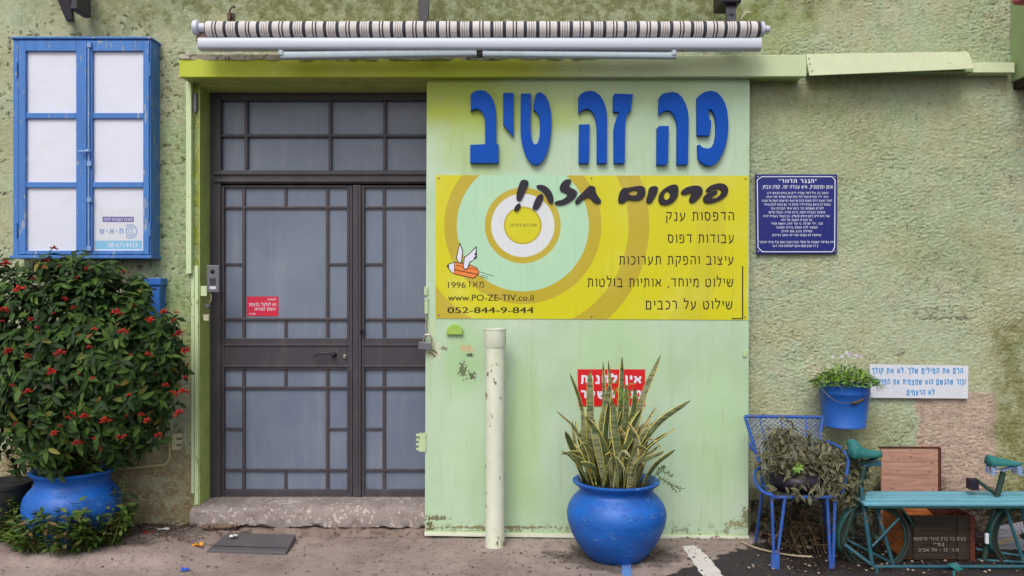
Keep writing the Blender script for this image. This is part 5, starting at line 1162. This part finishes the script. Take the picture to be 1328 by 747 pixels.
# expanded metal back
mb = MB(); NXm, NZm = 15, 12
def bpnt(u, v):
    a = TL.lerp(TR, u); b = ML.lerp(Vector((MR.x, ML.y, ML.z)), u); p = a.lerp(b, v); p.y -= .012*math.sin(math.pi*u); return p
for i in range(NXm):
    for j in range(NZm):
        u0, u1, um = i/NXm, (i+1)/NXm, (i+.5)/NXm; v0, v1, vm = j/NZm, (j+1)/NZm, (j+.5)/NZm
        for a, b in (((u0, vm), (um, v0)), ((um, v0), (u1, vm)), ((u1, vm), (um, v1)), ((um, v1), (u0, vm))): mb.tube([bpnt(*a), bpnt(*b)], .0022, 3, caps=False)
mb.build('mesh_back', M['chairblue'], ch)
def scroll(p0, p1): return bez([p0, (p0+p1)/2+Vector((0, -.004, .01)), p1], 4)
mb = MB()
for u in (.18, .45, .78): mb.tube([bpnt(u, 0), bpnt(u, 1)], .004, 6)
mb.build('back_rods', M['chairblue'], ch, smooth=60)
mb = MB(); mb.tube(bez([MR, CP(1076, 574, CB+.15), CP(1090, 581, CB+.28), CP(1097, 590, CB+.34), CP(1100, 603, CB+.36), CP(1092, 640, CB+.38)], 5), r, 8); mb.build('armrest', M['chairblue'], ch, smooth=60)
mb = MB(); mb.tube(bez([CP(985, 606, CB+.06), CP(979, 612, CB+.14), CP(980, 626, CB+.26), CP(990, 638, CB+.34), CP(1004, 644, CF-.02)], 5), r, 8); mb.tube(bez([CP(978, 572, CB+.02), CP(972, 576, CB+.04), CP(975, 582, CB+.04), CP(981, 588, CB+.04)], 4), .008, 8); mb.build('armrest', M['chairblue'], ch, smooth=60)
sz0 = FL.z
mb = MB(); mb.tube([FL, FR, Vector((SR.x+.02, SR.y, sz0)), Vector((SL.x, SL.y, sz0)), FL], r, 8); mb.build('seat_frame', M['chairblue'], ch, smooth=40)
mb = MB(); mb.hexa([Vector((FL.x, FL.y, sz0-.006)), Vector((FR.x, FR.y, sz0-.006)), Vector((SR.x+.02, SR.y, sz0-.006)), Vector((SL.x, SL.y, sz0-.006)), Vector((FL.x, FL.y, sz0+.002)), Vector((FR.x, FR.y, sz0+.002)), Vector((SR.x+.02, SR.y, sz0+.002)), Vector((SL.x, SL.y, sz0+.002))]); mb.build('seat', M['tyre'], ch)
f1 = gnd(1005, 737); f2 = gnd(1079, 737)
mb = MB(); mb.tube([CP(1001, 646, CF), f1+Vector((-.006, 0, .05))], [.010, .009], 8); mb.tube([CP(1018, 646, CF), f1+Vector((.012, 0, .05))], [.010, .009], 8); mb.bar(f1+Vector((.002, 0, .085)), f1+Vector((-.003, -.012, .0)), .05, .012, up=(0, 1, 0)); mb.build('leg', M['chairblue'], ch, smooth=40)
mb = MB(); mb.tube([CP(1073, 646, CF), f2+Vector((-.008, 0, .0))], [.010, .009], 8); mb.tube([CP(1083, 646, CF), f2+Vector((.006, 0, .0))], [.010, .009], 8); mb.build('leg', M['chairblue'], ch, smooth=40)
g3, g4 = gnd(980, 703), gnd(1072, 703)
mb = MB(); mb.tube([Vector((SL.x, SL.y, sz0)), g3], [.010, .009], 8); mb.build('leg', M['chairblue'], ch, smooth=40)
mb = MB(); mb.tube([Vector((SR.x, SR.y, sz0)), g4], [.010, .009], 8); mb.build('leg', M['chairblue'], ch, smooth=40)
# dark cloth liner and trailing plant on the seat
cl = thing('plant_tray', 'sagging dark plastic planting bag lying on the blue chair seat', 'planter', (at(1038, 0, .55).x, -.52, sz0))
mb = MB(); cx_, cy_ = at(1036, 0, .55).x, -.50
mb.lathe([(.12, .0), (.17, .01), (.185, .05), (.18, .09), (.15, .105), (.08, .10), (.01, .095)], (cx_, cy_, sz0+.004), 22, wob=.05); mb.build('bag', M['black'], cl, smooth=60)
cp_ = thing('trailing_plant', 'brownish silver leaved trailing plant spilling over the blue chair and its arm', 'plant', (cx_, cy_, sz0+.09))
mats = []; stems = MB()
blobs = [(1022, 600, .60, 28, 20, 200), (1012, 575, .36, 22, 18, 110), (1082, 612, .60, 30, 26, 420), (1106, 604, .52, 15, 18, 130), (1055, 584, .40, 24, 16, 110), (1046, 636, .74, 34, 9, 40), (1098, 632, .66, 20, 14, 90), (993, 600, .5, 8, 24, 30), (1030, 560, .34, 30, 14, 36)]
for (px_, py_, o_, rx_, ry_, cnt) in blobs:
    for k in range(cnt):
        p = at(px_+rng.gauss(0, rx_*.55), py_+rng.gauss(0, ry_*.6), o_+rng.uniform(-.05, .05)); 
        if at(0, 0, 0).z and p.z < sz0-.0 and 1003 < px_ < 1080 and rng.random() < .7: p.z = sz0+rng.uniform(0, .05)
        d = Vector((rng.gauss(0, .8), -.45+rng.gauss(0, .4), -.5+rng.gauss(0, .5))); mats.append(frame(p, d, (rng.gauss(0, .3), -1, .6), rng.uniform(-.6, .6), rng.uniform(.040, .070)))
for k in range(40):
    (px_, py_, o_, rx_, ry_, cnt) = blobs[k % len(blobs)]; a = at(1045+rng.uniform(-15, 25), 610, .5); b = at(px_+rng.gauss(0, rx_*.6), py_+rng.gauss(0, ry_*.6), o_); stems.tube(bez([a, (a+b)/2+Vector((0, 0, .05)), b], 4), .0022, 4)
stems.build('stems', M['stem'], cp_)
scatter(cp_, leaf_mesh('trailing_leaf', 1, .36, .35, .2, 3, M['zebra']), mats, 290, rng=rng)
mats = []
for k in range(20): a = rng.uniform(0, 6.28); mats.append(frame(at(1034, 606, .68), Vector((math.cos(a), -.6, math.sin(a))), (0, -1, .3), 0, rng.uniform(.025, .045)))
scatter(cp_, leaf_mesh('fresh_leaf', 1, .36, .35, .2, 3, M['fernleaf']), mats, 20, name='leaflet', rng=rng)

dd_ = thing('dry_plant_debris', 'dark tangle of dead stems and curled leaves under the blue chair seat', 'debris', gnd(1040, 712))
mats = []; st_ = MB()
for k in range(34):
    a = gnd(rng.uniform(1015, 1075), rng.uniform(702, 722), .01); b = a+Vector((rng.uniform(-.12, .12), rng.uniform(-.05, .1), rng.uniform(.04, .24))); c_ = b+Vector((rng.uniform(-.1, .1), rng.uniform(-.05, .08), rng.uniform(-.12, .05)))
    P = bez([a, b, c_], 4); st_.tube(P, .0032, 4)
    for p in P[2:]:
        an = rng.uniform(0, 6.28); mats.append(frame(p, Vector((math.cos(an), math.sin(an), rng.uniform(-.8, .3))), (0, -1, .5), rng.uniform(-1, 1), rng.uniform(.025, .055)))
st_.build('dead_stems', M['stem'], dd_); scatter(dd_, leaf_mesh('dead_leaf', 1, .4, .6, .4, 3, M['deadleaf']), mats, 120, name='dead_leaf', stuffname='dead_leaves', rng=rng)

# ================================================================== bench made of bicycle frames
BF, BB = .78, .50      # front and back of the seat slats
be = thing('bicycle_bench', 'teal bench of two old bicycle frames joined by pale blue slats', 'bench', (at(1250, 0, .64).x, -.64, 0))
zs_ = at(0, 652, BF).z
xa, xb = at(1121, 0, BF).x, at(1372, 0, BF).x
for k in range(4):
    y0_ = -BF+k*.074; mb = MB(); mb.box(xa-.0+k*.002, xb, y0_, y0_+.054, zs_-.022+.004*(k % 2), zs_+.004*(k % 2)); mb.build('slat', M['slat'], be, bevel=.006)
mb = MB(); mb.box(xa+.02, xb, -BF+.004, -BF+.03, zs_-.036, zs_-.0225); mb.box(xa+.1, xa+.14, -BF+.02, -BB, zs_-.05, zs_-.0225); mb.box(xb-.3, xb-.26, -BF+.02, -BB, zs_-.05, zs_-.0225); mb.build('under_rail', M['fender'], be, bevel=.003)
def bike(dx, name_):
    # one rear half: wheel plane parallel to the wall; dx shifts in picture pixels
    wc = at(1135+dx, 697, .64); R_ = .205
    wl = MB(); wl.tube([wc+Vector((R_*math.cos(t), 0, R_*math.sin(t))) for t in [2*math.pi*i/40 for i in range(40)]], .014, 8, closed=True); wl = wl.build('wheel', M['tyre'], be, smooth=60)
    rm = MB(); rm.tube([wc+Vector(((R_-.022)*math.cos(t), 0, (R_-.022)*math.sin(t))) for t in [2*math.pi*i/40 for i in range(40)]], .009, 6, closed=True); rm.build('rim', M['darkteal'], wl, smooth=60)
    hb_ = MB(); hb_.lathe([(.008, -.04), (.018, -.035), (.018, .035), (.008, .04)], wc, 12, axis='y'); hb_.build('hub', M['darkteal'], wl, smooth=40)
    spk = MB()
    for i in range(20): t = 2*math.pi*i/20; spk.tube([wc+Vector((.015*math.cos(t+.6), .02*(-1)**i, .015*math.sin(t+.6))), wc+Vector(((R_-.022)*math.cos(t), 0, (R_-.022)*math.sin(t)))], .0012, 3, caps=False)
    spk.build('spokes', M['darkteal'], wl)
    fd = MB(); K = 24; A0, A1 = math.radians(18), math.radians(200)
    for i in range(K+1):
        t = A0+(A1-A0)*i/K
        for (dy, rr_) in ((-.032, R_+.022), (-.02, R_+.034), (0, R_+.038), (.02, R_+.034), (.032, R_+.022)): fd.v.append(wc+Vector((rr_*math.cos(t), dy, rr_*math.sin(t))))
    for i in range(K):
        for j in range(4): a = i*5+j; fd.f.append((a, a+1, a+6, a+5))
    fd = fd.build('mudguard', M['fender'], be, smooth=60); sol = fd.modifiers.new('s', 'SOLIDIFY'); sol.thickness = .003
    return wc
wc1 = bike(0, ''); wc2 = bike(196, '')
yb_ = .70
mb = MB(); 
mb.tube([at(1117, 632, yb_), at(1120, 655, yb_+.02), at(1131, 732, yb_+.05)], .0135, 8); mb.tube([at(1136, 657, yb_), at(1158, 732, yb_+.03)], .012, 8); mb.tube([at(1131, 709, yb_+.06), at(1166, 672, yb_)], .008, 8); mb.tube([at(1095, 706, yb_-.02), at(1131, 733, yb_+.05)], .012, 8)
mb.tube([at(1098, 700, yb_-.1), at(1158, 731, yb_-.04)], .009, 8)
mb.build('frame_tubes', M['teal'], be, smooth=60)
mb = MB(); mb.tube([at(1121, 608, .66), at(1113, 640, .66), at(1093, 704, .64)], .015, 8); mb.tube([at(1127, 598, .62), at(1110, 660, .56), at(1106, 700, .55)], .010, 8); mb.build('seat_tube', M['darkteal'], be, smooth=60)
mb = MB(); mb.tube([at(1131, 735, yb_+.05), at(1380, 735, yb_+.05)], .012, 8); mb.tube([at(1137, 736, yb_+.05), gnd(1137, 745)], .010, 8); mb.build('bottom_bar', M['teal'], be, smooth=60)
mb = MB(); mb.tube([at(1302, 652, yb_), at(1327, 728, yb_+.04)], .011, 8); mb.tube([at(1322, 650, yb_), at(1340, 725, yb_)], .009, 8); mb.tube([at(1268, 726, yb_-.1), at(1340, 730, yb_)], .009, 8); mb.tube([at(1266, 712, yb_-.12), at(1330, 722, yb_-.02)], .009, 8); mb.build('frame_tubes', M['teal'], be, smooth=60)
mb = MB(); mb.tube([at(1301, 612, .64), at(1294, 640, .64), at(1276, 727, .62)], .017, 8); mb.tube([at(1264, 621, .6), at(1292, 641, .62)], .011, 8); mb.build('seat_tube', M['darkteal'], be, smooth=60)
mb = MB(); mb.pbox(1259, 622, 1270, 636, .56, .62); mb.build('lamp_box', M['black'], be, bevel=.006)
mb = MB(); a = at(1276, 706, yb_-.02); mb.pbox(1278.5, 692, 1283.5, 706, yb_-.06, yb_-.04); mb.build('reflector', M['whitesign'], be, bevel=.006)
mb = MB(); mb.hexa([at(1229, 733, .8), at(1243, 742, .8), at(1251, 741, .75), at(1240, 731, .75), at(1229, 731, .8), at(1243, 739, .8), at(1251, 738, .75), at(1240, 729, .75)]); mb.tube([at(1237, 741, .79), gnd(1237, 747.5)], .010, 8); mb.build('pedal', M['saddle'], be, bevel=.002)
def saddle(px0, px1, py_top, py_bot, out, mat, springs=False):
    # tail at px0, nose at px1 seen from the side
    L = (px1-px0); mb = MB(); K = 12; N_ = 10
    for i in range(K+1):
        t = i/K; x = px0+L*t; hh_ = py_bot-py_top
        pr = ((0, .06), (.18, .02), (.28, .16), (.40, .50), (.6, .60), (1, .72)) if not springs else ((0, .0), (.3, .30), (.6, .55), (1, .85))
        for (ta, va), (tb_, vb) in zip(pr, pr[1:]):
            if ta <= t <= tb_+1e-9: top = py_top+hh_*(va+(vb-va)*(t-ta)/(tb_-ta))
        bot = py_bot+.6*math.sin(math.pi*t); hw = .050*(1-t)**.8+.014
        if i == 0: hw = .035; top = py_top+2
        if i == K: hw *= .5
        for j in range(N_+1):
            u = -1+2*j/N_; z_ = at(0, top+(bot-top)*abs(u)**3.2, out).z; mb.v.append(Vector((at(x, 0, out).x, -out+u*hw, z_)))
    for i in range(K):
        for j in range(N_): a = i*(N_+1)+j; mb.f.append((a, a+1, a+N_+2, a+N_+1))
    mb.f.append(tuple(range(N_+1))); mb.f.append(tuple(K*(N_+1)+j for j in reversed(range(N_+1))))
    o_ = mb.build('saddle', mat, be, smooth=60); so_ = o_.modifiers.new('s', 'SOLIDIFY'); so_.thickness = .006
    rl = MB(); m_ = at((px0*.6+px1*.4), py_bot+8, out)
    for s1 in (-.02, .02): rl.tube([at(px0+4, py_bot+2, out)+Vector((0, s1*2, 0)), m_+Vector((0, s1, .0)), at(px1-5, py_bot+1, out)+Vector((0, s1*.4, 0))], .005, 6)
    if springs:
        for xx in (px0+5, px1-7):
            for s1 in (-.03, .03):
                K2 = 40; P_ = [at(xx, py_bot+2, out)+Vector((.013*math.cos(i*.8), s1+.013*math.sin(i*.8), -.0013*i)) for i in range(K2)]; rl.tube(P_, .0035, 5)
    rl.build('saddle_rails', M['darkteal'] if not springs else M['rod'], o_, smooth=60)
    return o_
saddle(1100, 1144, 569, 592, .66, M['saddle']); saddle(1280, 1326, 589, 602, .64, M['saddle'], True)
mb = MB(); mb.lathe([(.02, 0), (.022, .012), (.014, .02)], at(1121, 606, .66), 12); mb.pbox(1119, 598, 1143, 605, .62, .66); mb.build('saddle_clamp', M['teal'], be, bevel=.004)

# ================================================================== crate, lid board and other clutter
CO = .60
cr = thing('wooden_crate', 'dark stained open wooden crate with faint white Hebrew stencil under the teal bench', 'crate', (at(1218, 0, CO).x, -.45, 0))
cx0, cx1 = at(1172, 0, CO).x, at(1264, 0, CO).x; ct = at(0, 669, CO).z; cbk = .30; ht = ct
for k, (za, zb2) in enumerate(((.012, ct*.345), (ct*.352, ct*.66), (ct*.667, ct))):
    mb = MB(); mb.box(cx0+.012, cx1-.03, -CO, -CO+.014, za, zb2); mb.build('front_plank', M['darkcrate'], cr, bevel=.002)
    mb = MB(); mb.box(cx0, cx1, -cbk-.014, -cbk, za, zb2+.012*(k == 2)); mb.build('back_plank', M['orangewood'], cr, bevel=.002)
    mb = MB(); mb.box(cx0, cx0+.012, -CO, -cbk-.015, za, zb2); mb.build('side_plank', M['orangewood'], cr, bevel=.002)
    mb = MB(); mb.box(cx1-.012, cx1, -CO, -cbk-.015, za, zb2); mb.build('side_plank', M['redbrown'], cr, bevel=.002)
for xx in (cx0+.055, cx1-.11): mb = MB(); mb.box(xx, xx+.055, -CO-.012, -CO-.0005, .01, ct-.002); mb.build('batten', M['darkcrate'], cr, bevel=.002)
mb = MB(); mb.box(cx1-.03, cx1, -CO-.006, -CO+.012, 0, ct+.001); mb.build('corner_post', M['redbrown'], cr, bevel=.002)
mb = MB(); mb.box(cx0+.012, cx1-.012, -CO+.015, -cbk-.015, .005, .014); mb.build('base_board', M['orangewood'], cr)
mb = MB(); mb.bar(at(1212, 668, .5), at(1224, 654, .44), .14, .008, up=(.7, 0, .7)); mb.bar(at(1236, 658, .5), at(1258, 671, .5), .09, .008, up=(-.5, 0, .8)); mb.build('broken_flap', M['redbrown'], cr)
text('stencil', 'בע"מ בני ברק מוצרי פרסומת', 1185, 1252, 701, 4.4, CO+.0122, paint('faded_stencil_white', (140, 132, 122), .8, .3, 60, bump=0), cr, .02)
text('stencil', 'נמ"י', 1210, 1224, 708, 4.2, CO+.0122, bpy.data.materials['faded_stencil_white'], cr, .03)
text('stencil', 'ת.ד. 31 - תל אביב', 1191, 1243, 715.5, 4.2, CO+.0122, bpy.data.materials['faded_stencil_white'], cr, .02)
lb = thing('crate_lid', 'salmon coloured plank lid standing upright against the wall behind the bench', 'board', (at(1182, 0, .2).x, -.2, 0))
for k, (y0_, y1_) in enumerate(((581.5, 599), (599.6, 616), (616.6, 640), (640.6, 670))):
    mb = MB(); mb.pbox(1143, y0_, 1217.5, y1_, .17, .185+.001*(k % 2)); mb.build('plank', M['salmonwood'], lb, bevel=.0015)
mb = MB(); mb.pbox(1217.6, 581, 1221, 690, .165, .195); mb.build('edge_batten', M['redbrown'], lb, bevel=.002)
mb = MB(); mb.pbox(1141, 580, 1220, 581.4, .165, .19); mb.build('top_edge', M['redbrown'], lb)
mb = MB(); mb.box(at(1143, 0, .2).x, at(1217, 0, .2).x, -.184, -.17, 0, at(0, 670.5, .185).z); mb.build('plank', M['salmonwood'], lb)
mb = MB()
for px_, py_ in ((1181, 584), (1181, 592), (1197, 600), (1165, 611), (1205, 612), (1155, 633), (1158, 633), (1210, 634), (1165, 596)): mb.lathe([(.004, 0), (.0035, .003)], at(px_, py_, .1865), 8, axis='y')
mb.build('nails', M['rust'], lb)
gbd = thing('grey_boards', 'pale grey boards leaning low behind the right bench wheel', 'boards', (at(1315, 0, .35).x, -.3, 0))
mb = MB(); mb.hexa([at(1290, 722, .4), at(1390, 700, .4), at(1390, 700, .38), at(1290, 722, .38), at(1296, 682, .25), at(1390, 664, .25), at(1390, 664, .23), at(1296, 682, .23)]); mb.build('board', M['dryboard'], gbd, bevel=.003)
mb = MB(); mb.bar(at(1291, 706, .5), at(1390, 672, .5), .012, .022); mb.build('lath', M['stick'], gbd, bevel=.002)
stk = MB(); stk.tube(bez([gnd(962, 703, .01), gnd(985, 712, .012), gnd(1025, 720, .014), gnd(1053, 722, .02)], 5), [.007]*8+[.006]*8, 7); tag(stk.build('dry_stick', M['stick'], None, smooth=60), 'long thin pale dry stick on the dark soil under the blue chair', 'stick')

# ================================================================== things on the pavement
gp = thing('ground_plate', 'slate grey inspection slab lying on the pavement before the doorstep', 'slab', gnd(325, 704))
A_, B_, C_, D_ = gnd(268, 713, .02), gnd(371, 716, .02), gnd(384, 693, .045), gnd(296, 690.5, .045)
mb = MB(); mb.hexa([p-Vector((0, 0, .04)) for p in (A_, B_, C_, D_)]+[A_, B_, C_, D_]); mb.build('slab', M['slate'], gp, bevel=.006)
mb = MB(); mb.bar(A_.lerp(D_, .2)+Vector((.01, 0, .003)), B_.lerp(C_, .2)+Vector((-.01, 0, .003)), .006, .004); mb.build('seam', M['darkmetal'], gp)
ir = thing('rusty_pipe_stub', 'short rusty pipe stub lying in the crack left of the doorstep', 'pipe', gnd(290, 688, .05))
mb = MB(); mb.tube([at(262, 683.5, .10), at(302, 682.5, .10), at(307, 682.5, .10)], [.016, .016, .012], 10); mb.build('tube', M['rust'], ir, smooth=50)
def crumple(name, c, sx_, sy_, h_, mat, label, cat, seed):
    r = random.Random(seed); mb = MB(); n = 7; m = 4
    for i in range(n):
        for j in range(m): mb.v.append(Vector((c.x+sx_*(i/(n-1)-.5)+r.uniform(-1, 1)*sx_*.06, c.y+sy_*(j/(m-1)-.5)+r.uniform(-1, 1)*sy_*.15, c.z+.004+r.random()*h_)))
    for i in range(n-1):
        for j in range(m-1): a = i*m+j; mb.f.append((a, a+m, a+m+1, a+1))
    o_ = mb.build(name, mat, None); s1 = o_.modifiers.new('s', 'SOLIDIFY'); s1.thickness = .0012
    o_.rotation_euler = (0, 0, 0); tag(o_, label, cat); return o_
crumple('paper_scrap', gnd(168, 685, .05), .045, .03, .03, M['trash_white'], 'curled white paper scrap standing nearest the left pot', 'litter', 1)
crumple('paper_scrap', gnd(212, 688, .05), .07, .03, .012, M['trash_white'], 'long white paper strip close to the wall left of the door', 'litter', 2)
crumple('paper_scrap', gnd(182, 698, .02), .14, .04, .008, M['trash_white'], 'flat torn white wrapper beside the red snack wrapper', 'litter', 3)
crumple('snack_wrapper', gnd(192, 695, .03), .06, .05, .03, M['trash_red'], 'crumpled red snack wrapper on the debris left of the door', 'litter', 4)
crumple('snack_wrapper', gnd(190, 701, .02), .05, .04, .02, M['trash_orange'], 'small yellow wrapper touching the red one', 'litter', 5)
crumple('orange_peel', gnd(256, 711, .01), .055, .05, .03, M['trash_orange'], 'orange peel scrap just left of the slate slab', 'litter', 6)
crumple('paper_scrap', gnd(303, 697, .047), .05, .035, .015, M['trash_white'], 'tiny white scrap lying on the slate slab', 'litter', 7)
crumple('plastic_scrap', gnd(240, 741, 0), .05, .035, .018, M['trash_blue'], 'bright blue plastic scrap on the pavement at the bottom edge', 'litter', 8)
crumple('paper_scrap', gnd(8, 716, 0), .08, .05, .02, M['trash_white'], 'white paper at the far left edge of the pavement', 'litter', 9)
for k, (px_, py_, s1) in enumerate(((236, 690, .028), (1096, 702, .03), (1050, 712, .02))):
    c = gnd(px_, py_, .01); mb = MB(); mb.lathe([(s1*.5, 0), (s1, s1*.3), (s1*.8, s1*.9), (s1*.3, s1*1.1)], c, 7, wob=.15); tag(mb.build('rubble_lump', M['rubble'], None), ['pale plaster lump at the wall foot left of the doorstep', 'pale lump on the soil between chair and bench', 'small pale lump under the blue chair seat'][k], 'rubble')
# crumbs, dead leaves: nobody could count them
mats = []
for k in range(1700):
    u = rng.random()
    if u < .33: px_, py_ = rng.uniform(150, 262), 688+abs(rng.gauss(0, 12))
    elif u < .62: px_, py_ = rng.uniform(960, 1328), rng.uniform(698, 747)
    elif u < .75: px_, py_ = rng.gauss(800, 70), 715+abs(rng.gauss(0, 14))
    else: px_, py_ = rng.uniform(0, 960), 697+rng.random()**1.6*50
    if py_ > 760: continue
    p = gnd(px_, py_); p.z = gz(p.x, p.y)+.004; a = rng.uniform(0, 6.28); mats.append(frame(p, Vector((math.cos(a), math.sin(a), .15)), (0, 0, 1), rng.uniform(-.5, .5), rng.uniform(.008, .028)))
dl = leaf_mesh('litter_leaf', 1, .45, .5, .2, 3, M['deadleaf'])
tmp = thing('leaf_litter_tmp', 'x', 'x'); scatter(tmp, dl, mats, 0, stuffname='leaf_litter', rng=rng)
for o_ in list(tmp.children): o_.parent = None; tag(o_, 'scattered dark dead leaves and crumbs on the pavement', kind='stuff'); o_['category'] = 'litter'
bpy.data.objects.remove(tmp)
mb = MB()
for k in range(420):
    u = rng.random()
    if u < .45: px_, py_ = rng.uniform(150, 262), 686+abs(rng.gauss(0, 8))
    elif u < .8: px_, py_ = rng.uniform(965, 1328), rng.uniform(698, 745)
    else: px_, py_ = rng.uniform(260, 960), 697+abs(rng.gauss(0, 10))
    p = gnd(px_, py_); p.z = gz(p.x, p.y)+.002; s1 = rng.uniform(.003, .011); mb.lathe([(s1*.5, 0), (s1, s1*.4), (s1*.5, s1)], p, 5, wob=.1)
g_ = mb.build('gravel_crumbs', M['rubble'], None); tag(g_, 'small pale crumbs of plaster along the wall foot', 'gravel', kind='stuff')
# painted strips on the ground
def strip_mesh(name, pts, mat):
    mb = MB(); k = len(pts)//2
    for p in pts: q = gnd(*p); mb.v.append(Vector((q.x, q.y, 0)))
    V = mb.v; L_ = V[:k]; R_ = V[k:][::-1]; nb = MB(); n = 14; 
    for i in range(n+1):
        t = i/n*(k-1); a = min(int(t), k-2); f_ = t-a
        l = L_[a].lerp(L_[a+1], f_); r_ = R_[a].lerp(R_[a+1], f_)
        for j in range(5): p = l.lerp(r_, j/4); j_ = .006*math.sin(i*2.1+j) if j in (0, 4) else 0; nb.v.append(Vector((p.x+j_, p.y, gz(p.x, p.y)+.004)))
    for i in range(n):
        for j in range(4): a = i*5+j; nb.f.append((a, a+5, a+6, a+1))
    o_ = nb.build(name, mat, None); tag(o_, kind='structure'); return o_
strip_mesh('painted_line', [(884, 709), (897, 727), (914, 752), (942, 752), (922, 727), (902, 708)], M['linewhite'])
strip_mesh('painted_line', [(805, 719), (806, 730), (807, 752), (820, 752), (818, 730), (817, 719)], M['lineblue'])
print('objects', len(bpy.data.objects))
